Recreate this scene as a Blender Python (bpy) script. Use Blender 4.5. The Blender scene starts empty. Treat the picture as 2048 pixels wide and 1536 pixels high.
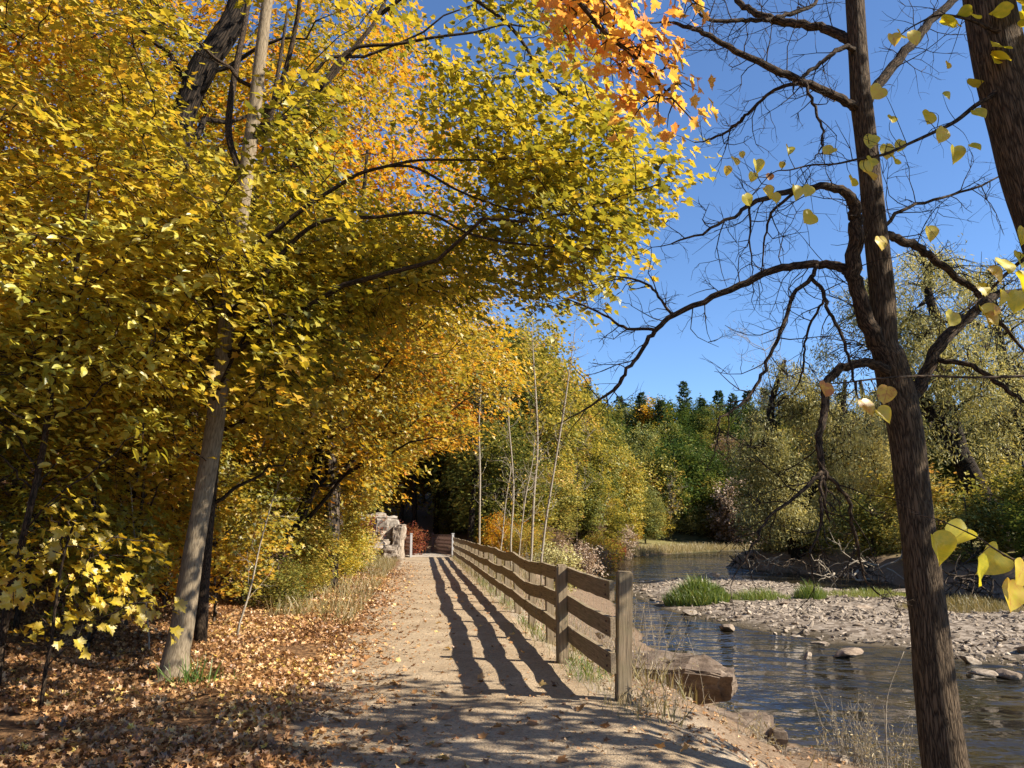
import bpy, bmesh, math, random
import numpy as np
from mathutils import Vector, Matrix

random.seed(7)
rng = np.random.default_rng(7)
scene = bpy.context.scene
COL = scene.collection
R = math.radians

# ------------------------------------------------------------------ camera
FPX, CX, CY = 1540.0, 1024.0, 768.0            # focal length in pixels of the 2048 x 1536 photograph
PITCH = math.atan(290 / 1540)
CZ = 1.6
SP, CP = math.sin(PITCH), math.cos(PITCH)
cam_d = bpy.data.cameras.new('camera')
cam_d.sensor_fit = 'HORIZONTAL'; cam_d.sensor_width = 36.0
cam_d.lens = FPX / 2048 * 36
cam_d.clip_end = 3000
cam = bpy.data.objects.new('camera', cam_d)
cam.location = (0, 0, CZ); cam.rotation_euler = (R(90) + PITCH, 0, 0)
COL.objects.link(cam); scene.camera = cam

def ray(px, py):
    u = (px - CX) / FPX; v = (CY - py) / FPX
    return np.array([u, CP - v * SP, SP + v * CP])
def at(px, py, Y):                              # the point seen at (px, py) at world depth Y
    d = ray(px, py); return np.array([0, 0, CZ]) + d * (Y / d[1])
def gp(px, py, z=0.0):                          # the same on a level plane
    d = ray(px, py); return np.array([0, 0, CZ]) + d * ((z - CZ) / d[2])
def proj(P):
    P = np.asarray(P, float); q = P - np.array([0, 0, CZ])
    t = q[..., 1] * CP + q[..., 2] * SP
    w = -q[..., 1] * SP + q[..., 2] * CP
    ts = np.where(t > .05, t, .05)
    return CX + FPX * q[..., 0] / ts, CY - FPX * w / ts, t
def inpoly(x, y, poly):
    c = np.zeros(np.shape(x), bool); n = len(poly)
    for i in range(n):
        x0, y0 = poly[i]; x1, y1 = poly[(i + 1) % n]
        k = ((y0 > y) != (y1 > y)) & (x < (x1 - x0) * (y - y0) / ((y1 - y0) or 1e-9) + x0)
        c ^= k
    return c
def segdist(x, y, poly, closed=True):
    best = np.full(np.shape(x), 1e9); n = len(poly)
    for i in range(n if closed else n - 1):
        ax, ay = poly[i]; bx, by = poly[(i + 1) % n]
        dx, dy = bx - ax, by - ay
        t = np.clip(((x - ax) * dx + (y - ay) * dy) / (dx * dx + dy * dy + 1e-12), 0, 1)
        best = np.minimum(best, np.hypot(x - ax - t * dx, y - ay - t * dy))
    return best
_perm = np.random.default_rng(3).random((256, 256))
def vnoise(x, y, s=1.0, o=0.0):
    x = np.asarray(x, float) * s + 31.7 + o * 17.3; y = np.asarray(y, float) * s + 77.1 + o * 9.1
    xi = np.floor(x).astype(int); yi = np.floor(y).astype(int); fx = x - xi; fy = y - yi
    fx = fx * fx * (3 - 2 * fx); fy = fy * fy * (3 - 2 * fy)
    g = lambda a, b: _perm[a % 256, b % 256]
    return (g(xi, yi) * (1 - fx) + g(xi + 1, yi) * fx) * (1 - fy) + (g(xi, yi + 1) * (1 - fx) + g(xi + 1, yi + 1) * fx) * fy
def fbm(x, y, s=1.0, o=0.0, n=3):
    r = 0; a = 1; q = 0
    for k in range(n):
        r = r + a * (vnoise(x, y, s * 2 ** k, o + k * 5) - .5); q += a; a *= .5
    return r / q * 2
def smooth(a, b, x):
    t = np.clip((np.asarray(x, float) - a) / (b - a), 0, 1); return t * t * (3 - 2 * t)
def norm(v):
    return v / np.maximum(np.linalg.norm(v, axis=-1, keepdims=True), 1e-9)

# ------------------------------------------------------------------ mesh builder
class MB:
    def __init__(s):
        s.v = []; s.f = {3: [], 4: []}; s.n = 0; s.attr = {}
    def add(s, V, faces, **attr):
        V = np.asarray(V, float)
        for F in faces:
            F = np.asarray(F, int)
            if len(F): s.f[F.shape[1]].append(F + s.n)
        for k, a in attr.items(): s.attr.setdefault(k, []).append((s.n, np.asarray(a, float)))
        s.v.append(V); s.n += len(V)
    def mesh(s, name, smooth_=True):
        me = bpy.data.meshes.new(name)
        if not s.n: return me
        V = np.concatenate(s.v)
        me.vertices.add(len(V)); me.vertices.foreach_set('co', V.astype(np.float32).ravel())
        L = []; starts = []; off = 0
        for k in (3, 4):
            if s.f[k]:
                F = np.concatenate(s.f[k]); L.append(F.ravel())
                starts.append(off + np.arange(len(F)) * k); off += F.size
        L = np.concatenate(L).astype(np.int32); st = np.concatenate(starts).astype(np.int32)
        me.loops.add(len(L)); me.loops.foreach_set('vertex_index', L)
        me.polygons.add(len(st)); me.polygons.foreach_set('loop_start', st)
        me.polygons.foreach_set('use_smooth', np.full(len(st), smooth_, bool))
        for k, items in s.attr.items():
            dim = 1 if items[0][1].ndim == 1 else items[0][1].shape[1]
            A = np.zeros((s.n, dim), np.float32)
            for o, a in items: A[o:o + len(a)] = a.reshape(len(a), dim)
            t = {1: 'FLOAT', 3: 'FLOAT_VECTOR', 4: 'FLOAT_COLOR'}[dim]
            at_ = me.attributes.new(k, t, 'POINT')
            at_.data.foreach_set({1: 'value', 3: 'vector', 4: 'color'}[dim], A.ravel())
        me.update(calc_edges=True)
        return me
    def build(s, name, mat, parent=None, smooth_=True):
        return obj(name, s.mesh(name, smooth_), mat, parent)

def obj(name, me, mat=None, parent=None):
    if mat is not None and not me.materials: me.materials.append(mat)
    o = bpy.data.objects.new(name, me); COL.objects.link(o)
    if parent is not None: o.parent = parent
    return o
def tag(o, label=None, cat=None, group=None, kind=None):
    if label: o['label'] = label
    if cat: o['category'] = cat
    if group: o['group'] = group
    if kind: o['kind'] = kind
    return o
def empty(name, loc, label, cat, group=None):
    o = bpy.data.objects.new(name, None); o.empty_display_size = .2
    o.location = loc; COL.objects.link(o)
    return tag(o, label, cat, group)
def copy_tree(o, parent=None):
    c = o.copy(); COL.objects.link(c)
    if parent is not None: c.parent = parent
    for ch in o.children: copy_tree(ch, c)
    return c

def spline(P, n_per=5):
    P = np.asarray(P, float)
    if len(P) < 3: 
        t = np.linspace(0, 1, n_per + 1)[:, None]; return P[0] * (1 - t) + P[-1] * t
    Q = np.vstack([2 * P[0] - P[1], P, 2 * P[-1] - P[-2]]); out = []
    for i in range(1, len(Q) - 2):
        p0, p1, p2, p3 = Q[i - 1:i + 3]
        for t in np.linspace(0, 1, n_per, endpoint=False):
            out.append(.5 * ((2 * p1) + (-p0 + p2) * t + (2 * p0 - 5 * p1 + 4 * p2 - p3) * t * t + (-p0 + 3 * p1 - 3 * p2 + p3) * t ** 3))
    out.append(Q[-2]); return np.array(out)
def tube(B, P, r, k=6, cap=True, lump=0.0):
    P = np.asarray(P, float); m = len(P)
    r = np.broadcast_to(np.asarray(r, float), (m,))
    T = norm(np.gradient(P, axis=0)); mt = norm(P[-1] - P[0])
    ref = np.eye(3)[np.argmin(np.abs(mt))]
    X = norm(np.cross(T, ref)); Y = np.cross(T, X)
    a = np.arange(k) * 2 * math.pi / k
    ca, sa = np.cos(a), np.sin(a)
    rr = r[:, None] * np.ones(k)
    if lump:
        l0 = np.arange(m)[:, None]
        rr = rr * (1 + lump * (vnoise(ca[None] * 1.3 + l0 * 0.0 + 5, sa[None] * 1.3 + l0 * .23, 1.0) - .5) * 2)
    V = P[:, None] + (X[:, None] * ca[None, :, None] + Y[:, None] * sa[None, :, None]) * rr[..., None]
    ln = np.concatenate([[0], np.cumsum(np.linalg.norm(np.diff(P, axis=0), axis=1))])
    bk = np.empty((m, k, 3)); bk[..., 0] = ca * rr; bk[..., 1] = sa * rr; bk[..., 2] = ln[:, None]
    i = np.arange(m - 1)[:, None] * k; j = np.arange(k)[None]; j2 = (j + 1) % k
    F = np.stack([i + j, i + j2, i + k + j2, i + k + j], -1).reshape(-1, 4)
    V = V.reshape(-1, 3); bk = bk.reshape(-1, 3); fs = [F]
    if cap:
        V = np.vstack([V, P[0], P[-1]]); bk = np.vstack([bk, [0, 0, 0], [0, 0, ln[-1]]])
        jj = np.arange(k); e = (m - 1) * k
        fs.append(np.stack([(jj + 1) % k, jj, np.full(k, m * k)], -1))
        fs.append(np.stack([e + jj, e + (jj + 1) % k, np.full(k, m * k + 1)], -1))
    B.add(V, fs, bark=bk)

# leaf templates: x across, y towards the tip, z up the leaf
def fan(outline, centre, fold=.25, droop=.18):
    V = np.array([centre] + outline, float); n = len(outline)
    Z = np.abs(V[:, 0]) * fold - droop * V[:, 1] ** 2
    F = np.array([[0, i + 1, (i + 1) % n + 1] for i in range(n)])
    return np.column_stack([V, Z]), F
def mirror(half):
    return half + [(-x, y) for x, y in half[::-1] if abs(x) > 1e-6]
T_MAPLE = fan(mirror([(0, -.05), (.40, -.10), (.37, .15), (.60, .36), (.41, .47), (.31, .66), (.17, .66), (0, 1.0)]), (0, .3))
T_MAPLE_FINE = fan(mirror([(0, -.04), (.16, -.03), (.40, -.12), (.37, .05), (.47, .14), (.36, .20), (.63, .42), (.50, .45), (.50, .58), (.30, .52), (.25, .58), (.29, .76), (.15, .74), (0, 1.0)]), (0, .3), .3, .3)
T_MAPLE2 = fan(mirror([(0, 0), (.40, -.05), (.26, .2), (.58, .45), (.2, .52), (0, 1.0)]), (0, .3))
T_MAPLE3 = fan(mirror([(0, 0), (.45, .15), (.2, .4), (0, 1.0)]), (0, .35))
H_OUT = [(0, .03), (.07, -.015), (.19, -.03), (.33, .02), (.44, .14), (.50, .31), (.49, .48), (.43, .63), (.33, .76), (.20, .86), (.09, .91), (.03, .96), (0, 1.01)]
def heart_t(fold, droop, skew):
    V, F = fan(mirror(H_OUT), (0, .35), fold, droop); V = V.copy(); V[:, 2] += skew * V[:, 0] * V[:, 1] + .05 * np.sin(V[:, 1] * 7 + V[:, 0] * 5) * np.abs(V[:, 0]) * 2; return V, F
T_HEART = heart_t(.2, .25, .1)
T_HEARTS = [heart_t(a, b, c) for a, b, c in ((.12, .2, .2), (.45, .35, -.25), (.25, .1, .35), (.7, .4, .1), (.05, .45, -.3), (.35, -.1, .2))]
T_OVAL = fan(mirror([(0, 0), (.16, .1), (.27, .35), (.25, .6), (.12, .85), (0, 1.0)]), (0, .45), .3, .2)
T_QUAD = (np.array([[0, 0, 0], [.42, .5, .12], [0, 1, -.1], [-.42, .5, .12]]), np.array([[0, 1, 2], [0, 2, 3]]))
T_NARROW = (np.array([[0, 0, 0], [.13, .45, .02], [0, 1, -.08], [-.13, .45, .02]]), np.array([[0, 1, 2], [0, 2, 3]]))
T_BLADE = (np.array([[-.022, 0, 0], [.022, 0, 0], [.018, .4, .02], [-.018, .4, .02], [.010, .75, .10], [-.010, .75, .10], [0, 1, .24]]),
           np.array([[0, 1, 2], [0, 2, 3], [3, 2, 4], [3, 4, 5], [5, 4, 6]]))
def leaves(B, P, N, D, S, tone, T, vein=False):
    V0, F0 = T; n = len(P)
    if n == 0: return
    S = np.broadcast_to(np.asarray(S, float), (n,))
    N = norm(N); D = norm(D - N * (D * N).sum(-1, keepdims=True)); X = np.cross(D, N)
    V = P[:, None] + S[:, None, None] * (V0[None, :, 0, None] * X[:, None] + V0[None, :, 1, None] * D[:, None] + V0[None, :, 2, None] * N[:, None])
    k = len(V0)
    F = (F0[None] + (np.arange(n) * k)[:, None, None]).reshape(-1, 3)
    extra = {'blade': np.tile(V0 * [1, 1, 0] + [0, 0, 1], (n, 1))} if vein else {}
    B.add(V.reshape(-1, 3), [F], tone=np.repeat(np.broadcast_to(tone, (n,)), k), **extra)
def rdir(n, g=rng):
    return norm(g.normal(size=(n, 3)))

# ------------------------------------------------------------------ materials
class NT:
    def __init__(s, name):
        s.m = bpy.data.materials.new(name); s.m.use_nodes = True
        s.t = s.m.node_tree; s.t.nodes.clear(); s.out = s.n('ShaderNodeOutputMaterial')
    def n(s, typ, ins=None, **kw):
        q = s.t.nodes.new(typ)
        for k, v in kw.items(): setattr(q, k, v)
        for k, v in (ins or {}).items():
            if hasattr(v, 'is_linked') or isinstance(v, bpy.types.NodeSocket): s.t.links.new(v, q.inputs[k])
            else: q.inputs[k].default_value = v
        return q
    def attr(s, name, o='Fac'):
        return s.n('ShaderNodeAttribute', attribute_name=name).outputs[o]
    def noise(s, vec, scale, detail=3, rough=.55):
        ins = {'Scale': scale, 'Detail': detail, 'Roughness': rough}
        if vec is not None: ins['Vector'] = vec
        return s.n('ShaderNodeTexNoise', ins).outputs['Fac']
    def ramp(s, fac, stops):
        q = s.n('ShaderNodeValToRGB', {'Fac': fac}); e = q.color_ramp.elements
        while len(e) < len(stops): e.new(.5)
        for el, (p, c) in zip(e, stops):
            el.position = p; el.color = (*c, 1) if len(c) == 3 else c
        return q.outputs['Color']
    def mix(s, fac, a, b, blend='MIX'):
        q = s.n('ShaderNodeMix', data_type='RGBA', blend_type=blend)
        for sock, v in ((q.inputs[0], fac), (q.inputs[6], a), (q.inputs[7], b)):
            if isinstance(v, bpy.types.NodeSocket): s.t.links.new(v, sock)
            else: sock.default_value = v if not isinstance(v, tuple) else (*v, 1)[:4]
        return q.outputs[2]
    def math(s, op, a, b=0.0, c=None):
        q = s.n('ShaderNodeMath', operation=op)
        for i, v in enumerate((a, b) if c is None else (a, b, c)):
            if isinstance(v, bpy.types.NodeSocket): s.t.links.new(v, q.inputs[i])
            else: q.inputs[i].default_value = v
        return q.outputs[0]
    def vmul(s, v, k):
        return s.n('ShaderNodeMapping', {'Vector': v, 'Scale': k}).outputs[0]
    def bump(s, h, strength=.5, dist=.02):
        return s.n('ShaderNodeBump', {'Height': h, 'Strength': strength, 'Distance': dist}).outputs['Normal']
    def obj(s):
        return s.n('ShaderNodeTexCoord').outputs['Object']
    def pos(s):
        return s.n('ShaderNodeNewGeometry').outputs['Position']
    def princ(s, col, rough=.8, normal=None, spec=.3, **kw):
        ins = {'Base Color': col if isinstance(col, bpy.types.NodeSocket) else (*col, 1), 'Roughness': rough, 'Specular IOR Level': spec}
        if normal is not None: ins['Normal'] = normal
        ins.update(kw)
        q = s.n('ShaderNodeBsdfPrincipled', ins)
        s.t.links.new(q.outputs[0], s.out.inputs[0]); return s.m

def leaf_mat(name, stops, trans=.52, gloss=.035, grough=.45, mottle=0):
    t = NT(name); f_ = t.attr('tone')
    if mottle: f_ = t.math('ADD', f_, t.math('MULTIPLY', t.math('SUBTRACT', t.noise(t.pos(), 38, 4, .6), .5), mottle))
    if mottle:                                    # midrib and side veins along the blade
        sx = t.n('ShaderNodeSeparateXYZ', {0: t.attr('blade', 'Vector')}); ax = t.math('ABSOLUTE', sx.outputs[0])
        side = t.math('PINGPONG', t.math('SUBTRACT', sx.outputs[1], t.math('MULTIPLY', ax, .75)), .07)
        v_ = t.math('MAXIMUM', t.math('LESS_THAN', ax, .013), t.math('MULTIPLY', t.math('LESS_THAN', side, .008), .7))
        f_ = t.math('ADD', f_, t.math('MULTIPLY', t.math('MULTIPLY', v_, sx.outputs[2]), .22))
    c = t.ramp(f_, stops)
    d = t.n('ShaderNodeBsdfDiffuse', {'Color': c})
    bright = t.mix(1.0, c, (1.25, 1.1, .7), 'MULTIPLY')
    tr = t.n('ShaderNodeBsdfTranslucent', {'Color': bright})
    m1 = t.n('ShaderNodeMixShader', {0: trans, 1: d.outputs[0], 2: tr.outputs[0]})
    g = t.n('ShaderNodeBsdfGlossy', {'Color': (1, 1, .95, 1), 'Roughness': grough})
    m2 = t.n('ShaderNodeMixShader', {0: gloss, 1: m1.outputs[0], 2: g.outputs[0]})
    t.t.links.new(m2.outputs[0], t.out.inputs[0]); return t.m
def bark_mat(name, dark, light, fine=60, ridge=14, stretch=.12, bump=.9, dist=.012, moss=None, contrast=(.35, .65)):
    t = NT(name); b = t.attr('bark', 'Vector')
    v = t.vmul(b, (1, 1, stretch))
    n1 = t.n('ShaderNodeTexVoronoi', {'Vector': t.n('ShaderNodeVectorMath', {0: v, 1: t.n('ShaderNodeVectorMath', {0: t.n('ShaderNodeTexNoise', {'Vector': v, 'Scale': ridge * .7, 'Detail': 3}).outputs['Color'], 1: (.05, .05, .02)}, operation='MULTIPLY').outputs[0]}, operation='ADD').outputs[0], 'Scale': ridge}, feature='DISTANCE_TO_EDGE').outputs['Distance']
    n2 = t.noise(v, fine, 4, .65)
    h = t.math('ADD', t.math('MULTIPLY', t.math('MINIMUM', n1, .25), 2.6), t.math('MULTIPLY', n2, .6))
    c = t.ramp(t.math('MULTIPLY', h, .8), [(contrast[0], dark), (contrast[1], light)])
    big = t.noise(b, 2.2, 3)
    c = t.mix(t.math('MULTIPLY', big, .6), c, t.mix(1.0, c, (.62, .6, .55), 'MULTIPLY'))
    if moss: c = t.mix(t.ramp(t.noise(b, 3.1, 4), [(.5, (0, 0, 0)), (.68, (1, 1, 1))]), c, moss)
    return t.princ(c, .9, t.bump(h, bump, dist), .15)

M = {}
M['maple_leaf'] = leaf_mat('maple_leaf', [(0, (.10, .115, .02)), (.28, (.28, .265, .028)), (.62, (.51, .42, .045)), (1, (.62, .39, .05))])
M['gold_leaf'] = leaf_mat('gold_leaf', [(0, (.13, .135, .026)), (.3, (.36, .30, .034)), (.65, (.57, .36, .032)), (1, (.56, .23, .024))])
M['lemon_leaf'] = leaf_mat('lemon_leaf', [(0, (.24, .26, .03)), (.5, (.52, .46, .05)), (1, (.66, .54, .08))], .45, .08)
M['yellow_leaf'] = leaf_mat('yellow_leaf', [(0, (.40, .30, .02)), (.5, (.58, .44, .03)), (1, (.62, .36, .04))], .45, .05)
M['orange_leaf'] = leaf_mat('orange_leaf', [(0, (.66, .48, .09)), (.5, (.72, .43, .11)), (1, (.64, .25, .07))], .52)
M['linden_leaf'] = leaf_mat('linden_leaf', [(0, (.42, .42, .03)), (.45, (.66, .56, .035)), (.8, (.66, .45, .05)), (1, (.50, .20, .03))], .55, .04, .4, 1.1)
M['green_leaf'] = leaf_mat('green_leaf', [(0, (.045, .065, .018)), (.4, (.13, .155, .04)), (.75, (.27, .26, .06)), (1, (.42, .34, .08))], .35, .015)
M['mixed_leaf'] = leaf_mat('mixed_leaf', [(0, (.07, .085, .022)), (.3, (.20, .20, .045)), (.6, (.42, .37, .075)), (.85, (.56, .43, .10)), (1, (.50, .30, .09))], .4, .015)
M['willow_leaf'] = leaf_mat('willow_leaf', [(0, (.10, .105, .04)), (.35, (.30, .285, .11)), (.7, (.50, .46, .19)), (1, (.62, .55, .25))], .38, .025)
M['deep_green_leaf'] = leaf_mat('deep_green_leaf', [(0, (.035, .065, .018)), (.5, (.075, .12, .03)), (1, (.17, .20, .04))], .3, .012)
M['pine_needle'] = leaf_mat('pine_needle', [(0, (.03, .06, .03)), (.5, (.06, .10, .045)), (1, (.12, .15, .06))], .2, .012)
M['red_leaf'] = leaf_mat('red_leaf', [(0, (.12, .035, .025)), (.5, (.27, .07, .045)), (1, (.38, .17, .06))], .4, .02)
M['brush_leaf'] = leaf_mat('brush_leaf', [(0, (.16, .105, .075)), (.5, (.32, .22, .15)), (1, (.33, .25, .16))], .3)
M['litter_leaf'] = leaf_mat('litter_leaf', [(0, (.075, .034, .015)), (.3, (.23, .105, .04)), (.6, (.42, .225, .085)), (.85, (.55, .36, .175)), (1, (.60, .42, .08))], .15, .05, .45)
M['grass_blade'] = leaf_mat('grass_blade', [(0, (.05, .10, .015)), (.5, (.13, .20, .03)), (1, (.30, .30, .08))], .35)
M['dry_blade'] = leaf_mat('dry_blade', [(0, (.14, .13, .04)), (.4, (.26, .21, .09)), (1, (.46, .36, .20))], .3)
M['bark_dark'] = bark_mat('bark_dark', (.017, .012, .008), (.138, .099, .064), 110, 64, .085, 1.0, .014, contrast=(.2, .66))
M['bark_limb'] = bark_mat('bark_limb', (.018, .013, .009), (.085, .058, .037), 90, 60, .2, .8, .006)
M['bark_grey'] = bark_mat('bark_grey', (.11, .082, .052), (.27, .215, .145), 80, 55, .10, .5, .004, contrast=(.15, .6))
M['bark_black'] = bark_mat('bark_black', (.008, .006, .005), (.045, .032, .022), 60, 22, .12, 1.0, .02)
M['bark_far'] = bark_mat('bark_far', (.03, .024, .018), (.12, .09, .065), 20, 12, .2, .6, .02)
M['bark_pale'] = bark_mat('bark_pale', (.15, .12, .085), (.36, .31, .24), 40, 30, .3, .4, .004, contrast=(.15, .5))

def make_wood(name, dark, light, green):
    t = NT(name); o = t.obj()
    oi = t.n('ShaderNodeObjectInfo').outputs['Random']
    v = t.n('ShaderNodeVectorMath', {0: o, 1: t.n('ShaderNodeCombineXYZ', {0: t.math('MULTIPLY', oi, 37.0), 1: t.math('MULTIPLY', oi, 11.0)}).outputs[0]}, operation='ADD').outputs[0]
    g = t.noise(t.vmul(v, (1, 1, .045)), 70, 4, .65)
    w = t.noise(v, 5, 4, .6)
    c = t.ramp(g, [(.3, dark), (.7, light)])
    c = t.mix(t.ramp(w, [(.45, (0, 0, 0)), (.75, (.7, .7, .7))]), c, green)
    k = t.noise(t.vmul(v, (1, 1, .3)), 16, 3)
    c = t.mix(t.ramp(k, [(.60, (0, 0, 0)), (.72, (.7, .7, .7))]), c, (.05, .035, .022))
    return t.princ(c, .85, t.bump(g, .6, .006), .2)
M['fence_wood'] = make_wood('fence_wood', (.13, .094, .058), (.35, .27, .172), (.19, .165, .09))
M['deck_wood'] = make_wood('deck_wood', (.30, .25, .20), (.50, .44, .36), (.35, .30, .24))
def make_metal(name, c, rough):
    t = NT(name); n = t.noise(t.obj(), 14, 3)
    return t.princ(t.mix(n, c, tuple(x * .6 for x in c)), rough, None, .4, Metallic=.3)
M['rust_mesh'] = make_metal('rust_mesh', (.13, .07, .05), .7)
M['pale_metal'] = make_metal('pale_metal', (.55, .53, .50), .5)

def make_stone(name, dark, mid, light, warm):
    t = NT(name); o = t.obj(); r_ = t.n('ShaderNodeObjectInfo').outputs['Random']
    v = t.n('ShaderNodeVectorMath', {0: o, 1: t.n('ShaderNodeCombineXYZ', {0: t.math('MULTIPLY', r_, 50.0)}).outputs[0]}, operation='ADD').outputs[0]
    n1 = t.noise(v, 3.2, 5, .65); n2 = t.noise(t.vmul(v, (1, 1, 1.4)), 26, 5, .7)
    c = t.ramp(n1, [(.28, dark), (.5, mid), (.72, light)])
    c = t.mix(t.math('MULTIPLY', r_, .5), c, t.mix(1.0, c, warm, 'MULTIPLY'))
    c = t.mix(t.ramp(n2, [(.35, (.55, .55, .55)), (.55, (0, 0, 0))]), c, t.mix(1.0, c, (.45, .42, .38), 'MULTIPLY'))
    return t.princ(c, .85, t.bump(t.math('ADD', n1, t.math('MULTIPLY', n2, .5)), .7, .03), .25)
M['river_stone'] = make_stone('river_stone', (.12, .092, .066), (.29, .235, .175), (.46, .39, .30), (.82, .66, .54))
M['outcrop_stone'] = make_stone('outcrop_stone', (.12, .095, .07), (.33, .285, .23), (.47, .42, .35), (.85, .72, .6))
M['slab_stone'] = make_stone('slab_stone', (.06, .042, .029), (.15, .112, .08), (.30, .245, .185), (.85, .7, .6))
# ------------------------------------------------------------------ light and sky
SUN_EL, SUN_AZ = R(37), R(-16)                  # azimuth from +X, towards the camera's back
S = Vector((math.cos(SUN_EL) * math.cos(SUN_AZ), math.cos(SUN_EL) * math.sin(SUN_AZ), math.sin(SUN_EL)))
SV = np.array(S)
sd = bpy.data.lights.new('sun', 'SUN'); sd.energy = 5.0; sd.angle = R(.53); sd.color = (1, .91, .77)
so = bpy.data.objects.new('sun', sd); so.rotation_euler = (-S).to_track_quat('-Z', 'Y').to_euler(); so.location = (60, -20, 50)
COL.objects.link(so)
world = bpy.data.worlds.new('World'); scene.world = world; world.use_nodes = True
wn = world.node_tree; wn.nodes.clear()
sky = wn.nodes.new('ShaderNodeTexSky'); sky.sky_type = 'NISHITA'; sky.sun_disc = False
sky.sun_elevation = SUN_EL; sky.sun_rotation = math.pi / 2 - SUN_AZ
sky.air_density = 1.0; sky.dust_density = 0.0; sky.ozone_density = 7.0; sky.altitude = 1200
bg = wn.nodes.new('ShaderNodeBackground'); bg.inputs[1].default_value = .092
wo = wn.nodes.new('ShaderNodeOutputWorld')
wn.links.new(sky.outputs[0], bg.inputs[0]); wn.links.new(bg.outputs[0], wo.inputs[0])
vs = scene.view_settings
vs.view_transform = 'Standard'; vs.look = 'None'; vs.exposure = 1.24; vs.gamma = 1.0; vs.use_curve_mapping = False
cy = scene.cycles
cy.max_bounces = 9; cy.diffuse_bounces = 5; cy.glossy_bounces = 3; cy.transmission_bounces = 6; cy.transparent_max_bounces = 6
cy.use_denoising = True; cy.sample_clamp_indirect = 6.0; cy.caustics_reflective = False; cy.caustics_refractive = False

# ------------------------------------------------------------------ terrain
WZ = -1.5                                       # water level; the path is about z = 0
RIVER = [(5.5, -30), (5.2, 3), (5.0, 9), (4.6, 10.8), (3.9, 12.5), (3.7, 16), (3.9, 26), (4.5, 40), (6.5, 60), (8.9, 80), (16, 95), (32, 115), (60, 127), (170, 140),
         (170, 112), (60, 96), (40, 83), (24, 73), (18, 66), (19, 58), (22, 52), (21.5, 40), (22, 34), (26, 20), (30, 0), (32, -30)]
NL = 14
LEFTB = RIVER[:NL]; RIGHTB = RIVER[NL:]
BAR = [(5.7, 41), (6.0, 33), (6.4, 29), (7.7, 25), (8.7, 22.2), (10.2, 21.4), (10.8, 19.4), (12, 18.2), (15, 17.2), (21, 15.5), (21.5, 26), (18.5, 34), (17, 42), (15, 48), (11, 50), (7.6, 47)]
def pc(y): return -.25 - .1155 * (np.minimum(y, 200) - 7.7)
def fx(y): return .93 - .1155 * (y - 7.7)
def H(x, y, detail=True):
    x = np.asarray(x, float); y = np.asarray(y, float)
    inside = inpoly(x, y, RIVER); dl = segdist(x, y, LEFTB, False); dr = segdist(x, y, RIGHTB, False)
    right = dr < dl
    dl0 = dl; hl = np.interp(dl + .22 * fbm(x, y, 1.1, 21) + .10 * fbm(x, y, 4.0, 22), [0, .5, 1.3, 2.3, 2.62, 3.3, 4.0], [-1.5, -1.2, -1.0, -.84, -.46, -.14, 0.0])
    hl2 = np.interp(dl + .22 * fbm(x, y, 1.1, 21) + .10 * fbm(x, y, 4.0, 22), [0, .8, 1.6, 2.5, 2.9, 3.3, 3.7], [-1.5, -1.38, -1.2, -.95, -.5, -.12, 0.0]); by = smooth(9.8, 11.5, y); hl = hl * (1 - by) + hl2 * by
    far = smooth(82, 100, y)
    hl = hl * (1 - far) + far * np.interp(dl, [0, 1, 4, 10, 30], [-1.5, -1.3, -1.0, -.2, 2.0])
    hr = np.interp(dr, [0, .5, 1.0, 3, 10, 40], [-1.5, -.7, -.25, .1, .5, 1.5])
    h = np.where(right, hr, hl)
    bed = -1.5 - .35 * smooth(0, 2.0, np.minimum(dl, dr))
    h = np.where(inside, bed, h)
    db = segdist(x, y, BAR); inb = inpoly(x, y, BAR)
    barh = np.where(inb, -1.48 + .22 * smooth(0, 2.5, db) + .05 * fbm(x, y, .8), -1.48 - .4 * smooth(0, 1.2, db))
    h = np.where(inside, np.maximum(h, barh), h)
    d = x - pc(y)                               # hillside left of the path
    q = np.clip(-d - 3.2, 0, None)
    h = h + np.where(right | inside, 0, 18 * (1 - np.exp(-.36 * q * smooth(0, 5, q) / 18)))
    h = h + np.where(right | inside, 0, .06 * smooth(1.2, 2.6, -d))
    b = np.clip(y - 56, 0, None) * .30 * (1 - smooth(-1, 7, x))
    h = h + np.where(inside, 0, 13 * (1 - np.exp(-b / 13)))
    g = np.clip(y - 122 - .12 * np.abs(x - 20), 0, None)
    h = h + np.where(inside, 0, 24 * (1 - np.exp(-.34 * g / 24)))
    if detail:
        land = np.where(inside & ~inb, .15, 1.0)
        onpath = smooth(1.7, 1.2, np.abs(d)) * (y < 50)
        h = h + fbm(x, y, .7, 2) * .07 * land * (1 - .72 * onpath) + fbm(x, y, 3.1, 4) * .025 * land * (1 - .75 * onpath)
        h = h + np.where(inside, 0, fbm(x, y, .11, 9) * .5 * smooth(6, 16, -d))
    return h
def Hs(x, y): return float(H(np.array([x]), np.array([y]))[0])
def grid(xs, ys):
    X, Y = np.meshgrid(xs, ys); nx, ny = len(xs), len(ys)
    i = np.arange(ny - 1)[:, None] * nx; j = np.arange(nx - 1)[None]
    F = np.stack([i + j, i + j + 1, i + nx + j + 1, i + nx + j], -1).reshape(-1, 4)
    return X.ravel(), Y.ravel(), F
xs = np.concatenate([-14 - np.geomspace(1, 240, 70)[::-1] + 1 - .13, np.arange(-14, 14, .13), 14 + np.geomspace(1, 240, 80) - 1 + .13])
ys = np.concatenate([np.linspace(-60, -8, 14), np.arange(-7, 3, .4), np.arange(3, 20, .1), np.arange(20, 60, .33), np.arange(60, 150, 1.2), np.geomspace(150, 420, 40)])
gx, gy, gf = grid(xs, ys)
gz = H(gx, gy)
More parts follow.
